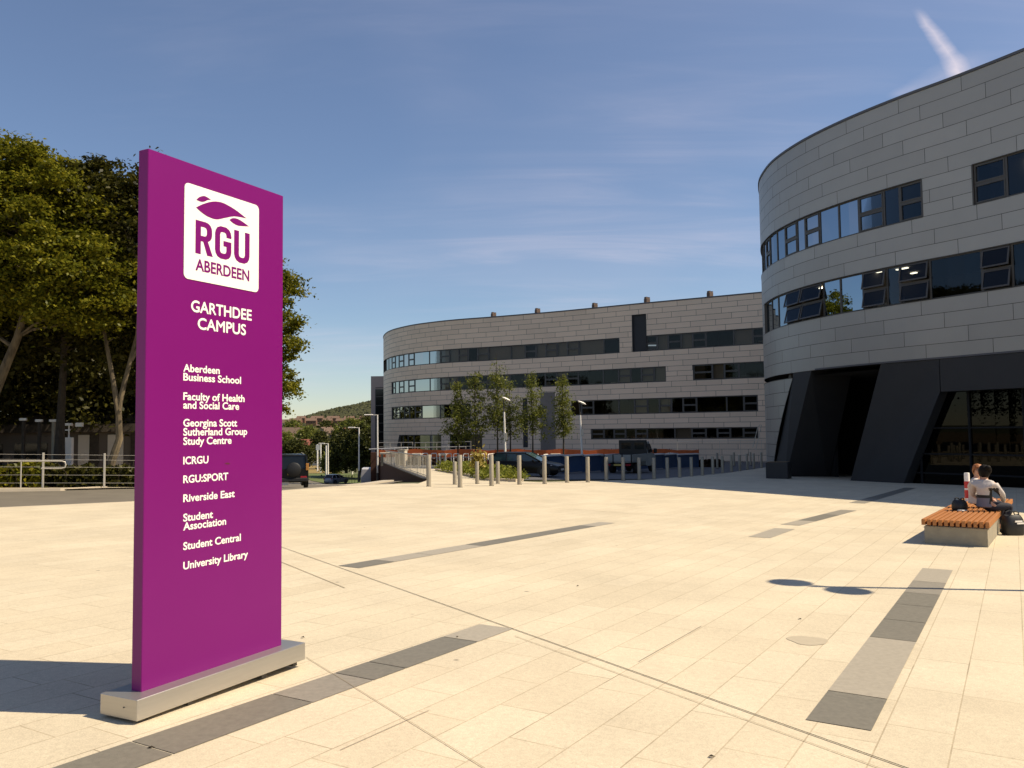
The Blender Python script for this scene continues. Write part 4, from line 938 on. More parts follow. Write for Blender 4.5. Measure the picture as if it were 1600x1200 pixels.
for k, (px, yt_, yb) in enumerate(front):
    q = at_ground(px, yb); h = at_depth(px, yt_, q.y).z-q.z; h = min(1.27, max(1.08, h))
    bollard(px, yb, h, .092, '%s tall steel bollard from the left in the long row, standing in %s' % (ORD[k], 'sunlight' if k < 7 else 'shade'), 'tall bollards in the long row')
for k, (px, yb) in enumerate([(710.7, 757), (745.6, 756), (778, 755.5)]):
    bollard(px, yb, .96, .085, ['short bollard behind the long row, nearest the end of the ramp railing', 'short bollard behind the long row, in front of the green planting', 'short bollard behind the long row, beside the rear of the black car'][k], 'short bollards behind the long row')
for k, (px, yb) in enumerate([(1121, 732), (1147, 728), (1173, 727)]):
    bollard(px, yb, 1.2, .09, ['leftmost of three far bollards standing in shade behind the long row', 'middle one of three far bollards standing in shade behind the long row', 'rightmost of three far bollards, close to the curved building'][k], 'far bollards in the shade')
q = at_ground(1270.5, 744); t = thing('thin_post', 'thin steel post standing in front of the dark entrance', 'post', q)
mb = MB(); mb.cyl((0, 0, -.1), (0, 0, 1.12), .035, 10); mb.lathe([(.06, -.02), (.06, .015)], (0, 0, 0), 10); mb.build('shaft', M['bollard'], t, local=True)
q = at_ground(1217, 747.5); t = thing('planter', 'dark grey rectangular planter at the foot of the curved building', 'planter', q)
mb = MB(); mb.box((0, 0, .42), (1.15, 1.0, .9), -.5, bev=.03); mb.build('box', M['slate'], t, local=True)
mb = MB(); mb.box((0, 0, .885), (1.0, .85, .02), -.5); mb.build('soil', M['soil'], t, local=True)

# ------------------------------------------------------------------ ramp wall and railings
rw = thing('retaining_wall', 'dark brown wedge shaped retaining wall beside the road ramp', 'wall', (-8, 56, -1.5))
mb = MB(); top = []; bot = []; pts = []
for y in [39.7, 44, 50, 57, 65, 73, 80]: x = edge_x(y); pts.append((x, y))
rings = []
for x, y in pts: z1 = plane_z(x, y)+.03; z0 = terrain(x-2, y)-1.2; rings.append([(x-.14, y, z0), (x+.14, y, z0), (x+.14, y, z1), (x-.14, y, z1)])
mb.loft(rings, True); mb.build('wall', M['brownwall'], rw)
x, y = pts[-1]; mb = MB(); zz = plane_z(x, y)
mb.box((x-.55, y+.4, (zz+.95+zz-4)/2), (1.05, .9, 4.95), .16); mb.build('end_pier', M['brownwall'], rw)
pts2 = [(edge_x(y), y) for y in (80.6, 95, 110, 130, 150)]; rings = []
for x, y in pts2: z1 = plane_z(x, y)+.4; z0 = terrain(x-2, y)-1.5; rings.append([(x-.14, y, z0), (x+.14, y, z0), (x+.14, y, z1), (x-.14, y, z1)])
mb = MB(); mb.loft(rings, True); mb.build('rear_wall', M['brownwall'], rw)
mb = MB(); rings = []
for x, y in pts: z1 = plane_z(x, y)+.034; rings.append([(x-.17, y, z1), (x+.17, y, z1), (x+.17, y, z1+.05), (x-.17, y, z1+.05)])
mb.loft(rings, True); mb.build('coping', M['poledark'], rw)
kerb('wall_kerb', [(-7.0, 34.2), (-6.3, 36.0), (-5.9, 39.6), (-9.4, 56), (-14.6, 81)], .5, 0, M['kerb'], zf=terrain, up=.05)
rg = thing('ramp_railing', 'pale metal railing with thin bars along the top of the brown wedge wall', 'railing', (-8, 56, -.8))
mb = MB(); mb.tube([(x+.02, y, plane_z(x, y)+1.12) for x, y in pts], .035, 8); mb.tube([(x+.02, y, plane_z(x, y)+.2) for x, y in pts], .022, 6); mb.build('top_rail', M['galv'], rg)
for k in range(56):
    y = 39.9+k*.72; x = edge_x(y)+.02; z = plane_z(x, y)
    mb = MB(); r_ = .030 if k % 6 == 0 else .016; mb.cyl((x, y, z+.03), (x, y, z+1.1), r_, 6); mb.build('bar', M['galv'], rg)
# upper handrails by the building ramp
def railing(name, label, p0, p1, h, mid, nposts, r=.035, mat=None, drop=None):
    t = thing(name, label, 'railing', (p0[0], p0[1], plane_z(*p0[:2]))); a, b = Vector((p0[0], p0[1], plane_z(*p0[:2])+h)), Vector((p1[0], p1[1], plane_z(*p1[:2])+(h if drop is None else drop)))
    mb = MB(); pts_ = [a, b]
    mb.tube(pts_, r, 8)
    if mid: mb.tube([a-Vector((0, 0, mid)), b-Vector((0, 0, mid))], r*.7, 6)
    mb.build('rail', mat or M['polewhite'], t)
    for k in range(1 if t.location.x < -11.5 else 0, nposts):
        q = a.lerp(b, (k+.02)/(nposts-1+.04)); mb = MB(); mb.cyl((q.x, q.y, plane_z(q.x, q.y)-.05), (q.x, q.y, q.z), r*.8, 6); mb.build('post', mat or M['polewhite'], t)
    return t
a = at_depth(577, 702, 82); b = at_depth(637, 699.5, 79); railing('hand_rail', 'bright white handrail above the end of the brown wall', a, b, a.z-plane_z(a.x, a.y), 0, 4, .055, drop=b.z-plane_z(b.x, b.y))
a = at_depth(638, 699.3, 79); b = at_depth(728, 698, 76); railing('hand_rail', 'thin white handrail in front of the low windows of the far building', a, b, a.z-plane_z(a.x, a.y), 0, 7, .035, M['galv'], drop=b.z-plane_z(b.x, b.y))
a = at_depth(592, 691.5, 96); b = at_depth(645, 691.3, 93); railing('hand_rail', 'upper grey handrail with a bent end before the far building entrance', a, b, a.z-plane_z(a.x, a.y), .5, 4, .035, M['galv'], drop=b.z-plane_z(b.x, b.y))
a = at_depth(648, 691.8, 93); b = at_depth(736, 690, 89); railing('hand_rail', 'grey guard rail below the left end of the far building windows', a, b, a.z-plane_z(a.x, a.y), .5, 6, .03, M['galv'], drop=b.z-plane_z(b.x, b.y))
q = at_depth(629, 723, 66); t = thing('cabinet', 'beige utility cabinet behind the ramp railing', 'cabinet', (q.x, q.y, plane_z(q.x, q.y)))
zt_ = at_depth(629, 703.5, 66).z; z0 = plane_z(q.x, q.y); mb = MB(); mb.box((q.x, q.y, (z0+zt_)/2), (.62, .5, zt_-z0), -.35, bev=.03); mb.box((q.x, q.y, zt_+.02), (.7, .58, .06), -.35); mb.build('body', M['render'], t)
mb = MB(); mb.box((q.x-.1, q.y-.28, (z0+zt_)/2), (.4, .02, (zt_-z0)*.75), -.35); mb.build('door', M['concrete'], t)

# orange site barrier netting and a low copper hedge in front of the far building
ob = thing('site_barrier', 'long orange mesh barrier strung in front of the far building', 'barrier', (0, 71, -1.2))
mb = MB(); segs = 44; L_ = []; 
for k in range(segs+1):
    t = k/segs; px = 592+t*(1092-592); y = 73-t*1.0; q = at_depth(px, 703, y); zt_ = at_depth(px, 702.6+.9*math.sin(t*41)+.5*math.sin(t*97), y).z
    zb_ = zt_-(.62 if t < .88 else .42+.2*math.sin(t*60)); L_.append((q.x, y+.05*math.sin(t*57), zt_, zb_))
rings = [[(x, y, zb_), (x, y+.02, zb_), (x, y+.02, zt_), (x, y, zt_)] for x, y, zt_, zb_ in L_]; mb.loft(rings, True); mb.build('mesh_sheet', M['orange'], ob)
for k in range(0, segs+1, 4):
    x, y, zt_, zb_ = L_[k]; mb = MB(); mb.cyl((x, y+.06, plane_z(x, y)-.1), (x, y+.06, zt_+.08), .025, 6); mb.build('post', M['poledark'], ob)
ch = thing('copper_hedge', 'low dark copper coloured hedge below the orange barrier', 'hedge', (0, 69.5, -1.2))
cl = leafbox((-9.5, 70.5), (17.5, 69.5), .8, .62, 9000, np.random.default_rng(8), .2, plane_z); leaf_cloud('foliage', cl, np.full(len(cl), .13), M['darkhedge'], ch, 4)
mb = MB(); mb.tube([(-9.5, 70.5, plane_z(-9.5, 70.5)+.1), (17.5, 69.5, plane_z(17.5, 69.5)+.1)], .3, 6); mb.build('stem', M['barkdark'], ch)
# steel fence panels near the corner of the near building
hf = thing('mesh_fence', 'thin steel mesh fence with a leaning stay before the shaded far building', 'fence', (21, 84, -1.9))
for k in range(5):
    a = at_depth(1058+k*33, 690-.6*k, 86-2*k); b = at_depth(1058+(k+1)*33, 690-.6*(k+1), 86-2*(k+1)); z0, z1 = plane_z(a.x, a.y), plane_z(b.x, b.y); mb = MB()
    mb.tube([(a.x, a.y, z0), a, b, (b.x, b.y, z1)], .022, 6)
    for j in range(1, 12):
        q = a.lerp(b, j/12); mb.cyl((q.x, q.y, z0+.15), (q.x, q.y, q.z), .006, 4)
    mb.build('panel', M['galv'], hf)
a = at_depth(1187, 664, 77); b = at_depth(1176, 700, 77); mb = MB(); mb.tube([b, at_depth(1184, 668, 77), a, at_depth(1190, 664, 77), at_depth(1181, 702, 77)], .03, 6); mb.build('stay', M['galv'], hf)

# cycle stands
hoops = [664, 678, 691.5, 701, 713, 728, 739.5, 753, 766.5, 781, 794.5, 809, 823.5, 838, 853]
def hoop(t):
    mb = MB(); w, h, r = .38, .80, .12; pts_ = [(-w, 0, -.1), (-w, 0, h-r)]
    for k in range(1, 6): a = math.pi-k*math.pi/10; pts_.append((-w+r+r*math.cos(a), 0, h-r+r*math.sin(a)))
    for k in range(0, 6): a = math.pi/2-k*math.pi/10; pts_.append((w-r+r*math.cos(a), 0, h-r+r*math.sin(a)))
    pts_ += [(w, 0, -.1)]; mb.tube(pts_, .034, 8); return mb.build('tube', M['polewhite'], t, smooth=True, local=True)
proto = None
for k, px in enumerate(hoops):
    y = 62-.15*k; q = at_depth(px, 708.5+.12*k, y); z = q.z-.80
    lab = '%s white cycle hoop from the left in the row before the orange barrier' % ORD[k].capitalize()
    if proto is None: t = thing('cycle_stand', lab.lower(), 'cycle stand', (q.x, y, z), R(62), 'white cycle hoops'); hoop(t); proto = t
    else: t = copy_tree(proto); t.location = (q.x, y, z); t['label'] = lab.lower()
# pale benches behind the hoops
for k, (p0, p1, py, lb) in enumerate([(594, 622, 707, 'pale stone bench behind the ramp railing'), (644, 658, 708.5, 'short pale bench left of the row of cycle hoops'), (685, 698, 709, 'pale bench behind the green planting, second of the benches'), (769, 779, 708.3, 'pale bench behind the left lamp post'), (813, 829, 708.5, 'pale bench behind the black car, right of the lamp post'), (860, 876, 709, 'pale bench at the right end, before the blue hoarding')]):
    a, b = at_depth(p0, py, 66), at_depth(p1, py, 66); z0 = plane_z(a.x, a.y); c_ = (a+b)/2; t = thing('bench', lb, 'bench', (c_.x, c_.y, z0), 0, 'pale benches along the hedge')
    mb = MB(); mb.box((c_.x, c_.y, c_.z-.06), (b.x-a.x, .5, .14), 0, bev=.015); mb.build('seat', M['render'], t)
    for e in (a, b): mb = MB(); mb.box((e.x+(.15 if e is a else -.15), e.y, (z0+c_.z-.13)/2), (.16, .4, c_.z-.13-z0)); mb.build('leg', M['concrete'], t)

# planting bed with a low kerb
bed = [(-5.0, 54.5), (-2.65, 46.0), (-1.25, 39.6), (.15, 38.4), (.4, 39.2), (-.2, 46), (.5, 54), (-1.5, 59)]
mb = MB(); mb.add([(x, y, plane_z(x, y)+.05) for x, y in bed], [tuple(range(len(bed)))]); tag(mb.build('planting_bed', M['soil']), kind='structure')
kerb('bed_kerb', bed[:4]+[(.42, 39.0)], .16, 0, M['kerb'], up=.13)
gp = np.random.default_rng(12); pts_ = []
def inside(x, y, poly):
    c = False
    for i in range(len(poly)):
        (x1, y1), (x2, y2) = poly[i], poly[i-1]
        if (y1 > y) != (y2 > y) and x < (x2-x1)*(y-y1)/(y2-y1)+x1: c = not c
    return c
while len(pts_) < 260:
    x, y = gp.uniform(-5, .6), gp.uniform(38.4, 59)
    if inside(x, y, bed): pts_.append((x, y))
cl = []
for x, y in pts_:
    n = 80; hh = gp.uniform(.25, .62)*(1.0 if y > 41 else .6); o = gp.normal(size=(n, 3))*[.22, .22, .0]; z = gp.random(n)**.7*hh
    cl += [(x+o[i, 0], y+o[i, 1], plane_z(x, y)+.05+z[i]) for i in range(n)]
cl = np.array(cl); tag(leaf_cloud('ground_cover', cl, np.full(len(cl), .085), M['leaf_d'], None, 9, .2), 'bright green low planting filling the bed by the bollards', 'plants', kind='stuff')
q = at_ground(737, 744); q = Vector((-1.75, 42.5, plane_z(-1.75, 42.5))); t = thing('flowering_shrub', 'yellowish shrub standing above the green planting', 'shrub', q)
cc = np.array([(q.x+a_*.16, q.y+b_*.16, q.z+.55+abs(c_)*.38) for a_, b_, c_ in gp.normal(size=(500, 3))]); leaf_cloud('foliage', cc, np.full(500, .11), M['leaf_y'], t, 3, .2)
mb = MB(); [mb.tube([q, q+Vector((a_*.1, 0, .4)), q+Vector((a_*.22, b_*.1, .9))], [.02, .015, .006], 5) for a_, b_ in ((-1, 0), (0, 1), (1, -1), (.4, .3))]; mb.build('stem', M['bark'], t)

# blue hoarding around the works, panel by panel
hp0, hp1 = Vector((1.6, 49.2)), Vector((12.8, 65.4)); nP = 8; proto = None
dv = (hp1-hp0)/nP; an = math.atan2(dv.y, dv.x)
for k in range(nP):
    c_ = hp0+dv*(k+.5); z = plane_z(c_.x, c_.y); lb = '%s blue hoarding panel from the left, %s' % (ORD[k].capitalize(), ['behind the nose of the black car', 'right of the black car', 'left of the grey truck', 'partly behind the grey truck', 'hidden mostly by the grey truck', 'behind the truck cab', 'just right of the grey truck', 'at the right end beside the orange barrier'][k])
    if proto is None:
        t = thing('hoarding_panel', lb.lower(), 'hoarding', (c_.x, c_.y, z), an, 'blue hoarding panels'); L_ = dv.length; mb = MB(); mb.box((0, 0, .54), (L_-.03, .07, 1.02), 0, bev=.01); mb.build('sheet', M['hoarding'], t, local=True)
        mb = MB(); mb.box((0, .02, 1.08), (L_-.01, .42, .09)); mb.build('sunlit_edge', M['edge_sunlit'], t, local=True)  # white strip paints the sun on the top edge of each panel
        for sx in (-1, 1): mb = MB(); mb.box((sx*(L_/2-.08), -.06, .50), (.08, .06, .98)); mb.build('batten', M['hoarding'], t, local=True)
        proto = t
    else: t = copy_tree(proto); t.location = (c_.x, c_.y, z); t['label'] = lb.lower()
c_ = hp1+Vector((1.1, .9)); t = copy_tree(proto); t.location = (c_.x, c_.y, plane_z(c_.x, c_.y)); t.rotation_euler = (0, 0, R(38)); t['label'] = 'blue hoarding panel turned back at the far right corner of the run'

# ------------------------------------------------------------------ lamp posts
def post_lamp(px, ytop, y, lb, box_y, lean=.0):
    q = at_depth(px, 713, y); top = at_depth(px, ytop, y); z0 = plane_z(q.x, y); t = thing('lamp_post', lb, 'lamp post', (q.x, y, z0), 0, 'slender white lamp posts')
    tx_ = q.x+lean; mb = MB(); mb.tube([(q.x, y, z0), (q.x+lean*.7, y, z0+(top.z-z0)*.82)], [.085, .06], 12); mb.build('pole', M['polewhite'], t, smooth=True)
    mb = MB(); mb.tube([(q.x+lean*.7, y, z0+(top.z-z0)*.82), (tx_, y, top.z-.02)], [.045, .04], 10); mb.build('neck', M['poledark'], t, smooth=True)
    mb = MB(); a = Vector((tx_+.05, y, top.z)); rings = []
    for r_, h_ in ((.05, -.04), (.24, -.02), (.30, .03), (.24, .07), (.08, .10)): rings.append([(a.x+.12+r_*math.cos(2*math.pi*k/14)+h_*.5, a.y+r_*math.sin(2*math.pi*k/14), a.z+h_-.45*r_*math.cos(2*math.pi*k/14)) for k in range(14)])
    mb.loft(rings, True); mb.build('lamp_head', M['polewhite'], t, smooth=True)
    bz = at_depth(px, box_y, y).z; mb = MB(); mb.box((q.x+lean*.5+.1, y-.08, bz), (.16, .14, .5), 0, bev=.015); mb.build('control_box', M['galv'], t)
post_lamp(790, 624, 58, 'white lamp post among the young trees, the left one of the pair', 682, -.10)
post_lamp(910, 630, 58.5, 'white lamp post right of the young trees, leaning slightly left', 676, -.16)
def street_lamp(px, yt_, yb, y, lb, arm=1, dark=.0):
    q = at_depth(px, yb, y); top = at_depth(px, yt_, y); z0 = min(q.z, terrain(q.x, y)+.3); t = thing('street_lamp', lb, 'street lamp', (q.x, y, z0), 0, 'street lamps down the hill road'); k_ = y/85
    if dark: mb = MB(); mb.cyl((q.x, y, z0), (q.x, y, z0+dark), .11*k_, 10); mb.build('base', M['poledark'], t, smooth=True)
    mb = MB(); mb.tube([(q.x, y, z0+dark), (q.x, y, top.z)], [.085*k_, .065*k_], 10); mb.build('pole', M['polewhite'], t, smooth=True)
    if arm: mb = MB(); mb.cyl((q.x, y, top.z-.03), (q.x-.45*arm, y, top.z-.02), .03*k_, 6); mb.build('arm', M['polewhite'], t); mb = MB(); mb.box((q.x-.85*arm, y, top.z), (.8*arm, .25, .12*k_), 0, bev=.04); mb.build('lamp_head', M['polewhite'], t)
street_lamp(590, 648, 748, 78, 'white street lamp standing in front of the brown wedge wall', 1, .85)
street_lamp(561, 668, 742, 118, 'white street lamp left of the wedge wall, at the edge of the lawn', 1.25, 1.6)
street_lamp(512.5, 693, 737, 165, 'street lamp beside the pale car, arm pointing left', 1.5)
street_lamp(501, 694, 729, 225, 'pair of distant lamp columns on the road, the right column', 0)
street_lamp(496, 694, 728, 232, 'distant street lamp with a sign plate at its top, left column', 0)
street_lamp(550.3, 699, 726, 215, 'thin white column standing on the lawn', 0)
street_lamp(509.5, 696, 733, 195, 'thin grey column close behind the lamp beside the pale car', 0)
q = at_depth(496.5, 699, 231); t = thing('road_sign', 'white rectangular road sign fixed to the far left column', 'sign', (q.x, q.y, q.z)); mb = MB(); mb.box((0, 0, 0), (1.0, .06, 1.5)); mb.build('plate', M['polewhite'], t, local=True); mb = MB(); mb.box((0, .06, 0), (.5, .06, .1)); mb.build('bracket', M['galv'], t, local=True)
# twin headed lamp post just outside the picture on the right; its shadow falls across the slabs
hS = at_ground(1226, 915.5); k_ = math.tan(SUN_EL)
lx = at_ground(1600, 931.5); dsh = Vector((-SUN_DIR.x, -SUN_DIR.y)).normalized()
Ltop = 6.0; base2 = Vector((hS.x, hS.y))-dsh*(Ltop/k_); z0 = plane_z(base2.x, base2.y)
t = thing('twin_lamp_post', 'twin headed lamp post whose shadow lies across the slabs', 'lamp post', (base2.x, base2.y, z0))
mb = MB(); mb.tube([(0, 0, 0), (0, 0, Ltop-.3)], [.06, .045], 12); mb.build('pole', M['polewhite'], t, smooth=True, local=True)
for sx, hh in ((1, 0), (-1, -.58)):
    mb = MB(); mb.cyl((0, 0, Ltop-.55+hh*.3), (.0, sx*.22, Ltop-.1+hh), .022, 6); mb.build('arm', M['polewhite'], t, local=True)
    mb = MB(); mb.lathe([(.06, -.06), (.25, -.03), (.27, .0), (.22, .06), (.05, .09)], (0, sx*.26, Ltop-.1+hh), 18); mb.build('lamp_head', M['polewhite'], t, smooth=True, local=True)

# ------------------------------------------------------------------ vehicles (x forward, y left, z up)
def wheel(root, x, y, r, w, side):
    n = 20; mb = MB(); rings = []
    for rr_, yy in ((r*.62, -w/2), (r*.93, -w/2), (r, -w*.32), (r, w*.32), (r*.93, w/2), (r*.62, w/2)): rings.append([(x+rr_*math.cos(2*math.pi*k/n), y+yy, r+rr_*math.sin(2*math.pi*k/n)) for k in range(n)])
    mb.loft(rings, True); wh = mb.build('wheel', M['tyre'], root, smooth=True, local=True)
    mb = MB(); yo = y+side*(w/2+.004); pts_ = [(x+r*.62*math.cos(2*math.pi*k/n), yo, r+r*.62*math.sin(2*math.pi*k/n)) for k in range(n)]
    mb.prism(pts_, (0, side*.012, 0))
    for k in range(5):
        a = 2*math.pi*k/5; mb.box((x+r*.33*math.cos(a), yo+side*.016, r+r*.33*math.sin(a)), (.05, .02, .05))
    mb.build('rim', M['rim'], wh, local=True)
def lbuild(name, mb, mat, root, smooth=True): return mb.build(name, mat, root, smooth=smooth, local=True)
def car(name, label, paint, loc, yaw, st, gh, wheels, r=.32, W=.88, glass=None, group=None, pillar=True, cat='car'):
    """st: (x, z bottom, z shoulder, half width) along the body; gh: (x at belt rear, x roof rear, x roof front, x belt front, z belt, z roof, half width roof)"""
    root = thing(name, label, cat, loc, yaw, group); rings = []
    for x, zb, zs, w in st:
        rings.append([(x, -w*.94, zb), (x, -w, zb+.12), (x, -w, zs-.14), (x, -w*.93, zs-.02), (x, -w*.80, zs), (x, w*.80, zs), (x, w*.93, zs-.02), (x, w, zs-.14), (x, w, zb+.12), (x, w*.94, zb)])
    mb = MB(); mb.loft(rings, True); lbuild('body', mb, paint, root)
    xr, xrr, xrf, xf, zb, zr, wr = gh; wb = W*.90
    # glasshouse: glass skin, then roof and pillars in body colour
    mb = MB(); a = [(xr, -wb, zb), (xf, -wb, zb), (xf, wb, zb), (xr, wb, zb)]; b = [(xrr, -wr, zr-.03), (xrf, -wr, zr-.03), (xrf, wr, zr-.03), (xrr, wr, zr-.03)]; mb.loft([a, b], True); lbuild('window', mb, glass or M['carglass'], root, False)
    mb = MB(); e = .03; mb.loft([[(xrr-e, -wr-e, zr-.05), (xrf+e, -wr-e, zr-.05), (xrf+e, wr+e, zr-.05), (xrr-e, wr+e, zr-.05)], [(xrr, -wr, zr), (xrf-.1, -wr, zr), (xrf-.1, wr, zr), (xrr, wr, zr)], [(xrr+.15, -wr*.8, zr+.03), (xrf-.35, -wr*.8, zr+.03), (xrf-.35, wr*.8, zr+.03), (xrr+.15, wr*.8, zr+.03)]], True); lbuild('roof', mb, paint, root)
    mb = MB()
    for s_ in (-1, 1):
        for (p, q, wd) in (((xr, s_*wb, zb), (xrr, s_*wr, zr-.03), .07), ((xf, s_*wb, zb), (xrf, s_*wr, zr-.03), .045)): mb.tube([p, q], wd, 6)
        for f_ in (.36, .68): mb.tube([(xr+(xf-xr)*f_, s_*(wb+.005), zb), (xrr+(xrf-xrr)*f_, s_*(wr+.005), zr-.03)], .035, 5)
    lbuild('pillar', mb, paint, root)
    for x in wheels:
        for s_ in (-1, 1):
            wheel(root, x, s_*(W-.10), r, .2, s_)
            mb = MB(); n = 16; mb.prism([(x+(r+.07)*math.cos(math.pi*k/n), s_*(W+.002), r+(r+.07)*math.sin(math.pi*k/n)) for k in range(n+1)]+[(x-r-.07, s_*(W+.002), .2), (x+r+.07, s_*(W+.002), .2)], (0, -s_*.012, 0)); lbuild('wheel_arch', mb, M['plastic'], root, False)
    return root
def boxpart(root, name, c, size, mat, bev=.01): mb = MB(); mb.box(c, size, 0, bev=bev); return mb.build(name, mat, root, local=True)
# black estate car parked nose right, half in shade
c_ = (.75, 46.0); cb = car('parked_car', 'black estate car parked nose to the right behind the bollards', M['paintblack'], (c_[0], c_[1], plane_z(*c_)-.02), R(-22),
    [(-2.22, .34, .86, .70), (-2.12, .26, .98, .82), (-1.4, .22, 1.0, .88), (.6, .22, .96, .88), (1.25, .22, .90, .86), (1.9, .24, .78, .82), (2.2, .30, .66, .70)], (-2.12, -1.7, .15, 1.15, .95, 1.46, .62), (-1.35, 1.38), .33, .88, M['screen'], 'vehicles in the service yard')
for s_ in (-1, 1):
    mb = MB(); mb.loft([[(1.80, s_*.80, .62), (1.80, s_*.84, .74), (1.80, s_*.60, .78), (1.80, s_*.55, .64)], [(2.17, s_*.60, .55), (2.17, s_*.66, .66), (2.14, s_*.42, .68), (2.18, s_*.38, .56)]], True); lbuild('headlight', mb, M['headlens'], cb, False)
    boxpart(cb, 'mirror', (.78, s_*.98, .98), (.12, .2, .13), M['paintblack'], .03); boxpart(cb, 'tail_light', (-2.19, s_*.68, .86), (.08, .16, .22), M['redlens'])
boxpart(cb, 'number_plate', (2.235, 0, .44), (.015, .5, .11), M['plate_w'], 0); boxpart(cb, 'bumper', (2.14, 0, .34), (.16, 1.3, .16), M['plastic'], .04); boxpart(cb, 'grille', (2.20, 0, .56), (.05, .62, .1), M['plastic'], .01)
cb.scale = (.93, .93, .90)
# dark off road car at the kerb, seen from behind beside the sign
c_ = (-11.5, 42.9); zc = terrain(*c_)+.02
jp = car('parked_car', 'dark boxy off road car seen from behind beside the sign', M['paintblack'], (c_[0], c_[1], zc), R(107),
    [(-2.05, .42, 1.02, .78), (-1.95, .36, 1.06, .86), (.7, .36, 1.06, .87), (1.0, .36, 1.02, .86), (1.95, .40, .96, .80), (2.1, .46, .86, .74)], (-2.0, -1.9, .55, 1.0, 1.04, 1.70, .74), (-1.3, 1.35), .37, .87)
for s_ in (-1, 1):
    boxpart(jp, 'tail_light', (-2.03, s_*.80, 1.12), (.1, .14, .34), M['amber'], .01); boxpart(jp, 'reflector', (-2.06, s_*.62, .62), (.05, .30, .10), M['redlens'], .01)
    boxpart(jp, 'mirror', (.75, s_*1.0, 1.12), (.14, .22, .22), M['plastic'], .02)
    mb = MB(); mb.tube([(-1.7, s_*.62, 1.76), (.3, s_*.62, 1.76)], .025, 6); lbuild('roof_rail', mb, M['galv'], jp)
boxpart(jp, 'number_plate', (-2.07, -.1, .80), (.02, .5, .12), M['plate_y'], 0); boxpart(jp, 'bumper', (-2.08, 0, .50), (.2, 1.64, .18), M['plastic'], .03)
mb = MB(); n = 20; rings = [[(-2.05-dx_, -.15+rr_*math.cos(2*math.pi*k/n), 1.0+rr_*math.sin(2*math.pi*k/n)) for k in range(n)] for dx_, rr_ in ((0, .3), (.02, .35), (.16, .35), (.2, .28))]; mb.loft(rings, True); lbuild('spare_wheel', mb, M['plastic'], jp)
boxpart(jp, 'exhaust', (-2.05, -.5, .36), (.16, .08, .08), M['rim'], .02); boxpart(jp, 'rear_panel', (-2.03, .3, .38), (.06, .4, .26), M['plate_w'], .02)
# silver car far down the road, in the shade
q = at_depth(525.5, 749.5, 126); zc = terrain(q.x, 126)
sv = car('parked_car', 'silver blue hatchback far down the road beside the lawn', M['paintsilver'], (q.x, 126, zc), R(62),
    [(-1.95, .36, .80, .70), (-1.85, .26, .98, .82), (.6, .24, .95, .86), (1.2, .24, .88, .84), (1.85, .28, .74, .74), (1.98, .34, .62, .66)], (-1.85, -1.45, .1, 1.0, .93, 1.46, .60), (-1.25, 1.25), .31, .85)
for s_ in (-1, 1): boxpart(sv, 'tail_light', (-1.9, s_*.66, .86), (.08, .16, .3), M['redlens'])
# pale van half hidden behind the wall pier
q = at_depth(568, 752, 96); zc = terrain(q.x, 96)
vn = thing('parked_van', 'pale grey van half hidden behind the end of the brown wall', 'van', (q.x+.75, 96, zc), R(97))
mb = MB(); mb.loft([[(x, -w, zb), (x, -w, zt_*.7), (x, -w*.88, zt_), (x, w*.88, zt_), (x, w, zt_*.7), (x, w, zb)] for x, zb, zt_, w in ((-2.3, .35, 1.85, .86), (-2.2, .3, 1.95, .92), (.9, .3, 1.95, .92), (1.5, .3, 1.3, .9), (2.2, .32, 1.05, .86), (2.35, .4, .8, .78))], True); lbuild('body', mb, M['paintwhite'], vn)
mb = MB(); mb.loft([[(.93, -.76, 1.82), (.93, .76, 1.82)], [(1.50, -.8, 1.30), (1.50, .8, 1.30)]], False, closed=False); 
mb.v = [(x+.03, y, z+.02) for x, y, z in mb.v]; lbuild('windscreen', mb, M['carglass'], vn, False)
for s_ in (-1, 1):
    boxpart(vn, 'side_window', (.75, s_*.905, 1.5), (.8, .05, .42), M['carglass'], 0)
    for x in (-1.4, 1.5): wheel(vn, x, s_*.82, .34, .2, s_)
# drop side truck, seen from behind at an angle
c_ = (7.75, 54.2); tk = thing('pickup_truck', 'grey drop side truck with a black headboard parked in the shaded yard', 'truck', (c_[0], c_[1], plane_z(*c_)-.03), R(62), 'vehicles in the service yard')
boxpart(tk, 'chassis', (-.2, 0, .55), (4.4, .9, .18), M['plastic'], .02)
mb = MB(); mb.box((-1.25, 0, .80), (2.7, 1.84, .10)); mb.build('bed', M['paintgrey'], tk, local=True)
for s_ in (-1, 1): boxpart(tk, 'drop_side', (-1.25, s_*.93, 1.03), (2.7, .05, .40), M['paintgrey'], .01)
boxpart(tk, 'tailboard', (-2.62, 0, 1.03), (.05, 1.86, .40), M['paintgrey'], .01)
for y in (-.9, -.3, .3, .9): boxpart(tk, 'board_post', (-2.655, y, 1.0), (.05, .07, .5), M['plastic'], .01)
boxpart(tk, 'headboard', (.14, 0, 1.62), (.07, 1.9, .95), M['plastic'], .02)
for y in (-.45, .45): boxpart(tk, 'mesh_window', (.10, y, 1.72), (.02, .62, .42), M['carglass'], 0)
mb = MB(); mb.loft([[(x, -w, zb), (x, -w, zm), (x, -w*.84, zt_), (x, w*.84, zt_), (x, w, zm), (x, w, zb)] for x, zb, zm, zt_, w in ((.22, .5, 1.2, 1.96, .86), (.35, .42, 1.25, 2.0, .90), (1.15, .42, 1.25, 1.99, .90), (1.65, .42, 1.2, 1.24, .90), (2.2, .45, .95, 1.0, .86), (2.35, .5, .8, .84, .80))], True); cabp = lbuild('cab', mb, M['paintgrey'], tk)
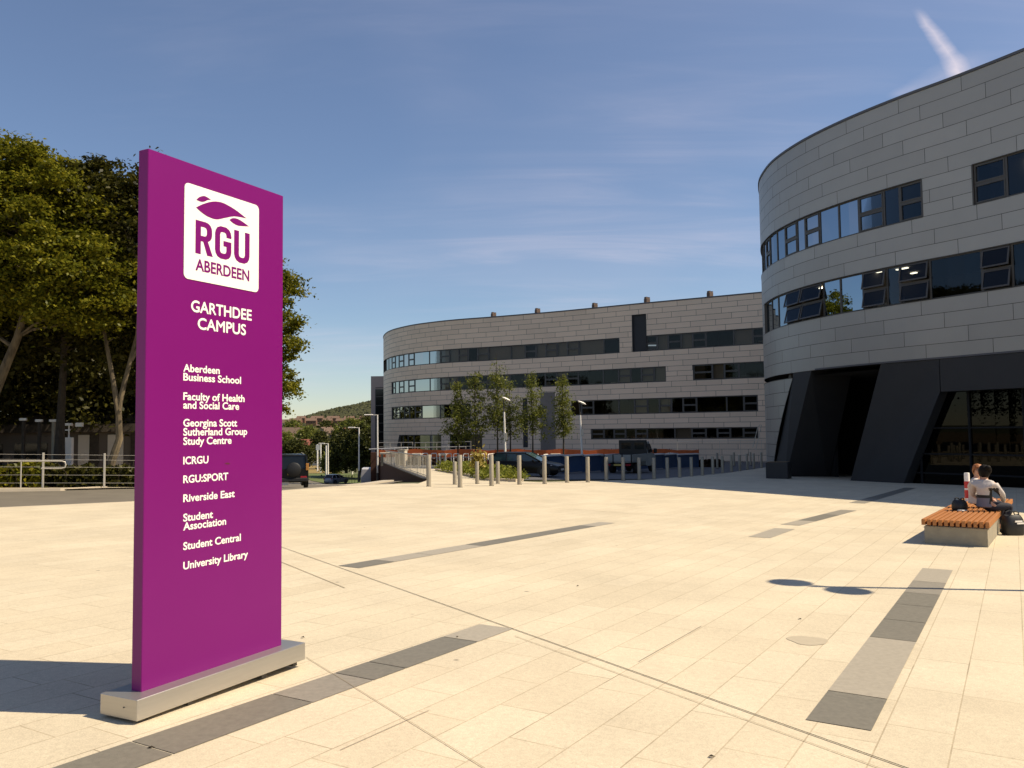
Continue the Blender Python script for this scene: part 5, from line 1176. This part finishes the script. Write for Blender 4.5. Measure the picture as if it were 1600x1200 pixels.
for s_ in (-1, 1):
    mb = MB(); mb.prism([(.5, s_*.905, 1.27), (1.5, s_*.905, 1.27), (1.15, s_*.80, 1.86), (.5, s_*.80, 1.86)], (0, s_*.02, 0)); lbuild('side_window', mb, M['carglass'], tk, False)
    boxpart(tk, 'mirror', (1.45, s_*1.08, 1.38), (.12, .22, .30), M['plastic'], .03)
    boxpart(tk, 'tail_light', (-2.60, s_*.66, .60), (.06, .34, .12), M['redlens'], .01)
    for x in (-1.5, 1.5): wheel(tk, x, s_*.78, .36, .24, s_)
boxpart(tk, 'bumper', (-2.62, 0, .58), (.06, 1.0, .12), M['plastic'], .02); boxpart(tk, 'number_plate', (-2.66, .0, .60), (.02, .5, .11), M['plate_y'], 0)
mb = MB(); mb.prism([(1.17, -.74, 1.95), (1.17, .74, 1.95), (1.66, .8, 1.28), (1.66, -.8, 1.28)], (.02, 0, .01)); lbuild('windscreen', mb, M['carglass'], tk, False)

# ------------------------------------------------------------------ bench with two people
BO = Vector((7.08, 14.6)); BA = Vector((.55, .835)).normalized(); BP = Vector((BA.y, -BA.x)); bang = math.atan2(BA.y, BA.x)
def bw(al, ac, h=0): q = BO+BA*al+BP*ac; return Vector((q.x, q.y, plane_z(q.x, q.y)+h))
bench = thing('slatted_bench', 'long double width bench of hardwood slats on a pale concrete plinth', 'bench', bw(0, 0))
BL = 7.9; WB = 1.06
def bprism(mb, a0, a1, c0, c1, h0, h1, bev=0.0):
    lo = [bw(a0, c0, h0), bw(a1, c0, h0), bw(a1, c1, h0), bw(a0, c1, h0)]; hi = [bw(a0, c0, h1), bw(a1, c0, h1), bw(a1, c1, h1), bw(a0, c1, h1)]
    if bev: 
        mid_ = [bw(a0, c0, h1-bev), bw(a1, c0, h1-bev), bw(a1, c1, h1-bev), bw(a0, c1, h1-bev)]; hi = [bw(a0+bev, c0+bev, h1), bw(a1-bev, c0+bev, h1), bw(a1-bev, c1-bev, h1), bw(a0+bev, c1-bev, h1)]; mb.loft([lo, mid_, hi], True)
    else: mb.loft([lo, hi], True)
mb = MB(); bprism(mb, .06, BL-.06, .05, WB-.05, -.05, .31, .012); mb.build('plinth', M['concrete'], bench)
for k in range(4): mb = MB(); al = .35+k*2.3; bprism(mb, al, al+.07, .03, WB-.03, .31, .325); mb.build('bearer', M['plastic'], bench)
rr = random.Random(6); ns = 12; pitch = WB/ns
for k in range(ns):
    al = 0.0; first = rr.choice((2.3, 2.6, 2.9))
    c0 = k*pitch+.016; c1 = (k+1)*pitch-.016; segs = [(0, first), (first, first+2.65), (first+2.65, BL)]
    mb = MB()
    for a, b in segs: bprism(mb, a+.004, b-.004, c0, c1, .325, .425, .005)
    mb.build('slat', M['slats'], bench)
def skin(name, nodes, edges, mat, parent, sub=2, root=None):
    names = list(nodes); me = bpy.data.meshes.new(name); me.from_pydata([nodes[n][0] for n in names], [(names.index(a), names.index(b)) for a, b in edges], [])
    o = bpy.data.objects.new(name, me); COL.objects.link(o); o.parent = parent
    mo = o.modifiers.new('skin', 'SKIN'); mo.use_smooth_shade = True
    for i, n in enumerate(names):
        r_ = nodes[n][1]; me.skin_vertices[0].data[i].radius = (r_, r_) if not hasattr(r_, '__len__') else r_
    me.skin_vertices[0].data[names.index(root or names[0])].use_root = True
    s_ = o.modifiers.new('sub', 'SUBSURF'); s_.levels = sub; s_.render_levels = sub
    bpy.context.view_layer.update(); dg = bpy.context.evaluated_depsgraph_get(); m2 = bpy.data.meshes.new_from_object(o.evaluated_get(dg)); o.modifiers.clear(); o.data = m2
    m2.materials.clear(); m2.materials.append(mat)
    for p in m2.polygons: p.use_smooth = True; p.material_index = 0
    return o
def person(label, loc, yaw, jmat, twist=0, head_turn=0, hair=None, arm=None, legs=True, shirt=None, scale=1.0, hairstyle='short', hands=True, lower=None, panels=False, lean=0):
    """seated figure; local x forward, y left, origin on the seat under the hips; seat height .43"""
    root = thing('person', label, 'person', loc, yaw, 'people on the bench'); S = scale
    ct, st_ = math.cos(twist), math.sin(twist)
    def tw(x, y, z): return (x*ct-y*st_+lean*z, x*st_+y*ct, z)
    B = {'pelvis': ((0, 0, .11), .10), 'belly': (tw(.0, 0, .26), (.10, .10)), 'chest': (tw(.01, 0, .43), (.105, .105)), 'neckb': (tw(.02, 0, .565), (.06, .06)), 'neck': (tw(.035, 0, .63), .055), 'headb': (tw(.05, 0, .70), (.075, .07)), 'headm': (tw(.06, 0, .77), (.095, .078)), 'headt': (tw(.045, 0, .845), (.07, .062))}
    E_ = [('pelvis', 'belly'), ('belly', 'chest'), ('chest', 'neckb'), ('neckb', 'neck'), ('neck', 'headb'), ('headb', 'headm'), ('headm', 'headt')]
    A = arm or {}
    for s_, n in ((1, 'l'), (-1, 'r')):
        el, wr_ = A.get(n, ((.08, s_*.27, .30), (.30, s_*.20, .18)))
        B['sh'+n] = (tw(.0, s_*.175, .535), .062); B['el'+n] = (tw(*el), .045); B['wr'+n] = (tw(*wr_), .030)
        E_ += [('neckb', 'sh'+n), ('sh'+n, 'el'+n), ('el'+n, 'wr'+n)]
        kx = .46; B['hip'+n] = ((.10, s_*.10, .085), .078); B['kn'+n] = ((kx, s_*.12, .10), .065); B['an'+n] = ((kx-(.10 if s_ > 0 else .20), s_*.11, -.34), .040); B['to'+n] = ((kx+(.07 if s_ > 0 else -.03), s_*.13, -.395), .032)
        E_ += [('pelvis', 'hip'+n), ('hip'+n, 'kn'+n), ('kn'+n, 'an'+n), ('an'+n, 'to'+n)]
    body = skin('body', B, E_, M['skin'], root, 2, 'pelvis')
    # hands: a palm and five fingers, curled
    for s_, n in ((1, 'l'), (-1, 'r')):
        w0, e0 = Vector(B['wr'+n][0]), Vector(B['el'+n][0]); d = (w0-e0).normalized(); up_ = Vector((0, 0, 1)); sd = d.cross(up_).normalized()*s_; dn = d.cross(sd).normalized()*(s_); dn = dn if dn.z < 0 else -dn
        H = {'w': (w0, .024), 'p': (w0+d*.05, .026), 'k': (w0+d*.085, .022)}; EH = [('w', 'p'), ('p', 'k')]
        for j, (of, ln) in enumerate(((-.030, .066), (-.010, .075), (.010, .070), (.028, .055))):
            H['a%d' % j] = (w0+d*.088+sd*of, .009); H['b%d' % j] = (w0+d*(.09+ln*.5)+sd*of+dn*.012, .0085); H['c%d' % j] = (w0+d*(.09+ln*.85)+sd*of+dn*.035, .007)
            EH += [('k', 'a%d' % j), ('a%d' % j, 'b%d' % j), ('b%d' % j, 'c%d' % j)]
        H['t0'] = (w0+d*.04-sd*.032, .011); H['t1'] = (w0+d*.075-sd*.048+dn*.01, .009); H['t2'] = (w0+d*.10-sd*.045+dn*.02, .0075); EH += [('w', 't0'), ('t0', 't1'), ('t1', 't2')]
        skin('hand', H, EH, M['skin'], root, 1, 'p')
    # head details turned on the neck
    hc = Vector(B['headm'][0]); ha = twist+head_turn; f = Vector((math.cos(ha), math.sin(ha), -.05)).normalized(); sd = Vector((-f.y, f.x, 0)).normalized()
    def ball(mb, c, r, n=10):
        rings = []
        for i in range(1, 8):
            t = math.pi*i/8; rings.append([tuple(Vector(c)+f*(r[0]*math.sin(t)*math.cos(2*math.pi*k/n))+sd*(r[1]*math.sin(t)*math.sin(2*math.pi*k/n))+Vector((0, 0, r[2]*math.cos(t)))) for k in range(n)])
        mb.loft(rings, True)
    mb = MB(); ball(mb, hc+f*.095-Vector((0, 0, .01)), (.022, .014, .022)); lbuild('nose', mb, M['skin'], root)
    for s_ in (-1, 1):
        mb = MB(); ball(mb, hc+f*.083+sd*s_*.032+Vector((0, 0, .02)), (.009, .013, .008)); lbuild('eye', mb, M['plastic'], root)
        mb = MB(); ball(mb, hc-f*.005+sd*s_*.082, (.018, .009, .03)); lbuild('ear', mb, M['skin'], root)
    mb = MB(); ball(mb, hc+f*.085-Vector((0, 0, .05)), (.010, .025, .007)); lbuild('mouth', mb, M['redlens'], root)
    # hair
    mb = MB(); rings = []; n = 16
    rd_ = random.Random(2)
    for i in range(10):
        t = i/9*math.pi*.90; ring = []
        for k in range(n):
            a = 2*math.pi*k/n; front_ = max(0, math.cos(a)); tt = t*(1-.62*front_**.45)
            rr_ = 1.0+rd_.uniform(-.03, .05); ring.append(tuple(hc+Vector((0, 0, .025))+f*(.118*math.sin(tt)**.8*math.cos(a)*rr_-.012)+sd*(.106*math.sin(tt)**.8*math.sin(a)*rr_)+Vector((0, 0, .135*math.cos(tt)*rr_-.02))))
        rings.append(ring)
    mb.loft(rings, False); lbuild('hair', mb, hair, root)
    if hairstyle == 'bun': mb = MB(); ball(mb, hc-f*.10+sd*-.05+Vector((0, 0, .075)), (.06, .06, .055)); ball(mb, hc-f*.06+sd*-.075+Vector((0, 0, .03)), (.06, .05, .07)); lbuild('hair_bun', mb, hair, root)
    # clothes follow the body
    g_ = .022
    J = {k: (B[k][0], {'belly': (.145, .165), 'chest': (.145, .18), 'neckb': (.10, .125)}[k] if k in ('belly', 'chest', 'neckb') else B[k][1]+g_*.75) for k in ('belly', 'chest', 'neckb', 'shl', 'ell', 'wrl', 'shr', 'elr', 'wrr')}
    J['hem'] = ((0, 0, .07), (.175, .195)); J['nk'] = (tw(.026, 0, .625), .072)
    for n in 'lr': J['wr'+n] = (tuple(Vector(B['el'+n][0]).lerp(Vector(B['wr'+n][0]), .92)), .042)
    jk = skin('jacket', J, [('hem', 'belly'), ('belly', 'chest'), ('chest', 'neckb'), ('neckb', 'nk'), ('neckb', 'shl'), ('shl', 'ell'), ('ell', 'wrl'), ('neckb', 'shr'), ('shr', 'elr'), ('elr', 'wrr')], jmat, root, 3 if panels else 2, 'belly')
    if panels:
        jk.data.materials.append(M['jacketblk']); jk.data.materials.append(M['jacket2'])
        for p in jk.data.polygons:
            c = p.center; x = c.x*ct+c.y*st_; y = -c.x*st_+c.y*ct
            if c.z < .275 and abs(y) < .20: p.material_index = 2
            if .275 <= c.z < .315 and abs(y) < .19: p.material_index = 1
            if c.z < .46 and -.26 < y < -.115 and c.z > .16 and x < .10: p.material_index = 1
    T = {k: (B[k][0], .135 if k == 'pelvis' else B[k][1]+.018) for k in ('pelvis', 'hipl', 'knl', 'hipr', 'knr')}; T['waist'] = ((0, 0, .20), .12)
    for n in 'lr': T['an'+n] = (tuple(Vector(B['kn'+n][0]).lerp(Vector(B['an'+n][0]), .9)), .06)
    skin('trousers', T, [('waist', 'pelvis'), ('pelvis', 'hipl'), ('hipl', 'knl'), ('knl', 'anl'), ('pelvis', 'hipr'), ('hipr', 'knr'), ('knr', 'anr')], lower or M['jeans'], root, 2, 'pelvis')
    for n in 'lr':
        an, to = Vector(B['an'+n][0]), Vector(B['to'+n][0]); skin('shoe', {'h': (an+Vector((-.04, 0, -.045)), .045), 'm': (an.lerp(to, .5)+Vector((0, 0, -.02)), .045), 't': (to+Vector((.02, 0, .0)), .036)}, [('h', 'm'), ('m', 't')], M['plastic'], root, 2, 'm')
    return root
pa = bw(2.85, .79, .425); yawA = math.atan2(.12, .99)
person('person in a pale grey and black jacket with dark hair, seated with their back turned', pa, yawA, M['jacket'], R(38), R(25), M['hair_d'], {'r': ((.12, -.29, .33), (.36, -.24, .17)), 'l': ((.16, .26, .31), (.34, .10, .20))}, hairstyle='bun', panels=True)
pb = bw(3.9, .56, .425)
person('person with ginger hair and a pale top, seated facing their companion', pb, yawA, M['shirt'], R(-38), R(-78), M['hair_g'], {'r': ((.10, -.28, .30), (.30, -.16, .18)), 'l': ((.10, .28, .32), (.28, .12, .20))})
# bags
def bag(label, q, size, yaw, straps, stripes=False):
    t = thing('bag', label, 'bag', q, yaw, 'black bags'); w, d, h = size; mb = MB(); rings = []
    for z_, sx, sy in ((0, .92, .9), (h*.1, 1, 1), (h*.55, 1.02, 1.04), (h*.85, .93, .85), (h, .80, .55)):
        rings.append([(sx*w/2*math.copysign(abs(math.cos(a))**.6, math.cos(a)), sy*d/2*math.copysign(abs(math.sin(a))**.6, math.sin(a)), z_+.015*math.sin(3*a)*(z_ > h*.5)) for a in [2*math.pi*k/16 for k in range(16)]])
    mb.loft(rings, True); lbuild('body', mb, M['plastic'], t)
    for s_ in (-1, 1): mb = MB(); mb.tube([(-w*.25, s_*d*.2, h*.95), (-w*.2, s_*d*.25, h*1.15), (0, s_*d*.3, h*1.22), (w*.2, s_*d*.25, h*1.15), (w*.25, s_*d*.2, h*.95)], .012, 6); lbuild('handle', mb, M['plastic'], t)
    if stripes:
        for z_, x_ in ((h*.72, .02), (h*.62, .06)): mb = MB(); mb.box((x_, -d*.53, z_), (w*.42, .012, .03), .12); mb.build('stripe', M['polewhite'], t, local=True)
q = at_ground(1583, 836); bag('large black bag with pale stripes standing on the slabs by their feet', q, (.40, .26, .38), R(8), True, True)
bag('small black bag lying on the bench slats left of the seated people', bw(2.75, .36, .427), (.30, .22, .20), R(30), True)
mb = MB(); q = bw(2.55, .42, .427); mb.box((q.x, q.y, q.z+.012), (.16, .11, .02), .5, bev=.004); tag(mb.build('paper_packet', M['plate_w'], None), 'small white paper packet lying on the bench slats before the people', 'packet')
# red and white post behind the bench
q = at_depth(1512, 776, 19.6); z0 = plane_z(q.x, q.y); zt_ = at_depth(1512, 738.5, 19.6).z
t = thing('marker_post', 'white post with red bands standing behind the bench', 'post', (q.x, q.y, z0)); r_ = .06
mb = MB(); mb.lathe([(r_, 0), (r_, zt_-z0-.02), (r_*.85, zt_-z0)], (0, 0, 0), 16); lbuild('shaft', mb, M['polewhite'], t)
hh = zt_-z0
for a, b in ((.42, .60), (.24, .38)):
    pass
for f0, f1 in ((hh-.36, hh-.20), (hh-.17-.42, hh-.40)): mb = MB(); mb.lathe([(r_+.003, min(f0, f1)), (r_+.003, max(f0, f1))], (0, 0, 0), 16); lbuild('band', mb, M['redband'], t)

# ------------------------------------------------------------------ the valley: trees, houses, wooded hill
mt = [(462, 722, 688, 250, 6.5, 'dark round tree beyond the off road car, left of the road'), (443, 700, 676, 330, 6, 'pale green tree at the left, among the village roofs'), (480, 694, 668, 420, 10, 'broad green tree above the village roofs on the left'),
      (500, 716, 676, 300, 4.2, 'narrow dark conifer in front of the village'), (527, 722, 683, 260, 6.5, 'dark tree directly behind the road lamps'), (541, 728, 670, 205, 4.6, 'tall dark tree beside the lawn, left of the street lamp'), (562, 729, 664, 200, 5.0, 'tallest dark tree at the back of the lawn'),
      (578, 728, 670, 195, 5.0, 'dark tree at the right edge of the lawn, beside the stair tower'), (519, 735, 706, 210, 2.4, 'small light green bush tree at the edge of the lawn'), (548, 690, 655, 520, 13, 'olive tree above the roofs, right of the village'), (572, 686, 652, 560, 12, 'olive tree high in the village next to the tower'), (455, 690, 660, 520, 12, 'green tree above the white gables at the far left'), (510, 690, 662, 540, 10, 'olive tree between the far roofs')]
for k, (px, yb, yt_, y, w, lb) in enumerate(mt):
    b = at_depth(px, yb, y); top = at_depth(px, yt_, y); zb = min(b.z, terrain(b.x, y)+1.0); h = top.z-zb; sc_ = y/250
    w *= .78; el = [((0, 0, h*.56), (w*.82, w*.7, h*.36)), ((-w*.45, 0, h*.42), (w*.6, w*.6, h*.32)), ((w*.45, .2, h*.45), (w*.6, w*.6, h*.34)), ((w*.1, 0, h*.82), (w*.45, w*.45, h*.18))]
    if k == 3: el = [((0, 0, h*.35), (w, w, h*.32)), ((0, 0, h*.66), (w*.6, w*.6, h*.30))]
    tree('valley_tree', lb, (b.x, y, zb), [(0, 0, 0), (0, .1, h*.4), (.1, 0, h*.8)], el, 170, 80, .40*max(.8, sc_), M['leaf_c'] if k in (1, 2, 8, 9, 11) else M['leaf_e'], 80+k, 'trees in the valley', 1.3*max(.8, sc_), .7, 6, .3, .2, .4, limb_mat=M['barkdark'])
def house(px, yb, y, w, d, h, rh, yaw, label, roofm, wallm, chim=True):
    b = at_depth(px, yb, y); z0 = b.z-.5; t = thing('house', label, 'house', (b.x, y, z0), yaw, 'houses of the village')
    mb = MB(); mb.box((0, 0, h/2-1), (w, d, h+2))
    mb.prism([(-w/2, -d/2, h), (-w/2, d/2, h), (-w/2, 0, h+rh)], (w, 0, 0)); wl = mb.build('wall', wallm, t, local=True)
    mb = MB()
    for s_ in (-1, 1): mb.prism([(-w/2-.3, s_*(d/2+.35), h-.2), (w/2+.3, s_*(d/2+.35), h-.2), (w/2+.3, 0, h+rh+.12), (-w/2-.3, 0, h+rh+.12)], (0, 0, .22))
    rf = mb.build('roof', roofm, t, local=True)
    if chim: mb = MB(); mb.box((w*.38, 0, h+rh+.5), (.8, .7, 1.6)); mb.build('chimney', M['brick'], rf, local=True)
    for x in (-w*.28, w*.05, w*.3):
        for z_ in ((h*.3, h*.72) if h > 4.2 else (h*.55,)): mb = MB(); mb.box((x, -d/2-.01, z_), (1.1, .1, 1.1)); mb.build('window', M['carglass'], t, local=True)
hs = [(447, 691, 430, 13, 8, 4.6, 3.2, .15, 'white gabled house at the far left of the village', 'roof', 'render'), (452, 699, 400, 9, 7, 3.2, 2.6, 1.4, 'small house with a white gable end at the left edge', 'roof', 'render'), (463, 690, 450, 16, 8, 4.4, 3, .2, 'long brown roofed house right of the white gables', 'roof', 'stonewall'),
      (475, 692, 440, 10, 8, 4.2, 3, 1.2, 'house with a pale gable right of the long brown roof', 'roof', 'render'), (485, 687, 520, 22, 9, 4.4, 3, .05, 'long grey roofed terrace in the middle of the village', 'roof', 'stonewall'), (510, 687, 520, 12, 8, 4.6, 3.4, 1.2, 'pale gabled house right of the dark conifer', 'roof', 'stonewall'),
      (511, 678, 640, 16, 9, 4.5, 3, .1, 'pale house on the slope above the conifer', 'roof', 'render'), (549, 690, 480, 11, 8, 4.6, 3.6, .9, 'brown gabled house with a white end near the street lamp', 'roofred', 'render'), (487, 710, 330, 9, 7, 3.4, 2.8, .2, 'red roofed house beside the road lamps', 'roofred', 'brick'), (486, 722, 300, 7, 6, 2.6, 2, .1, 'low white house beyond the end of the road', 'roof', 'render'),
      (565, 683, 560, 13, 8, 4.4, 3, .4, 'grey house half hidden by trees near the tower', 'roof', 'stonewall'), (445, 668, 760, 16, 9, 4.6, 3, .2, 'pale house on the hillside at the far left', 'roof', 'render')]
for px, yb, y, w, d, h, rh, yaw, lb, rm, wm in hs: house(px, yb, y, w, d, h, rh, yaw, lb, M[rm], M[wm])
rr = random.Random(9)
tl = ['left end', 'left middle', 'middle', 'right middle', 'right end']
for row, (py, y) in enumerate(((661, 900), (656.5, 1000))):
    for k in range(5):
        px = 462+k*25+row*9; house(px, py+1.5, y, 13+rr.uniform(-3, 3), 8, 4.0, 2.4, rr.uniform(-.08, .08), '%s brown terrace below the wooded hill, %s of the row' % (['Lower', 'Upper'][row], tl[k]), M['roofbrown'], M['brick'], True)
# wooded hill: crowns packed over the slope
gh_ = np.random.default_rng(77); ico = bmesh.new(); bmesh.ops.create_icosphere(ico, subdivisions=1, radius=1); iv = np.array([v.co[:] for v in ico.verts]); iff = [tuple(v.index for v in f.verts) for f in ico.faces]; ico.free()
V_, F_ = [], []
def crown(x, y, r, z=None):
    z = terrain(x, y) if z is None else z; o = len(V_); j = gh_.uniform(.6, 1.35, len(iv))[:, None]; p = iv*j*np.array([r, r, r*.85])+np.array([x, y, z+r*.45]); V_.extend(map(tuple, p)); F_.extend(tuple(i+o for i in f) for f in iff)
for _ in range(9000):
    y = gh_.uniform(1080, 1680); x = y*gh_.uniform(-.36, -.12); crown(x, y, gh_.uniform(1.6, 4.6))
for _ in range(900):
    y = gh_.uniform(430, 1050); x = y*gh_.uniform(-.34, -.13)
    if gh_.random() < .35+.4*math.sin(x*.06)*math.sin(y*.02): crown(x, y, gh_.uniform(2.2, 4.2))
for _ in range(260):
    y = gh_.uniform(310, 430); x = y*gh_.uniform(-.34, -.15); crown(x, y, gh_.uniform(1.6, 3.4))
mb = MB(); mb.add(V_, F_); w_ = mb.build('hill_woodland', M['hillwood'], None, smooth='all', flip=False); tag(w_, 'dark green woodland covering the hill beyond the village', 'woodland', kind='stuff')
# paling fence along the lawn
pf = thing('paling_fence', 'thin dark metal fence along the foot of the lawn', 'fence', (-21, 116, terrain(-21, 116)))
for k in range(15):
    x = -24.2+k*.42; y = 117-.05*k; z = terrain(x, y); mb = MB(); mb.cyl((x, y, z), (x, y, z+1.3), .03, 5); mb.build('paling', M['poledark'], pf)
mb = MB(); mb.tube([(-24.4, 117, terrain(-24.4, 117)+1.2), (-18.0, 116.2, terrain(-18, 116.2)+1.2)], .03, 5); mb.build('rail', M['poledark'], pf)
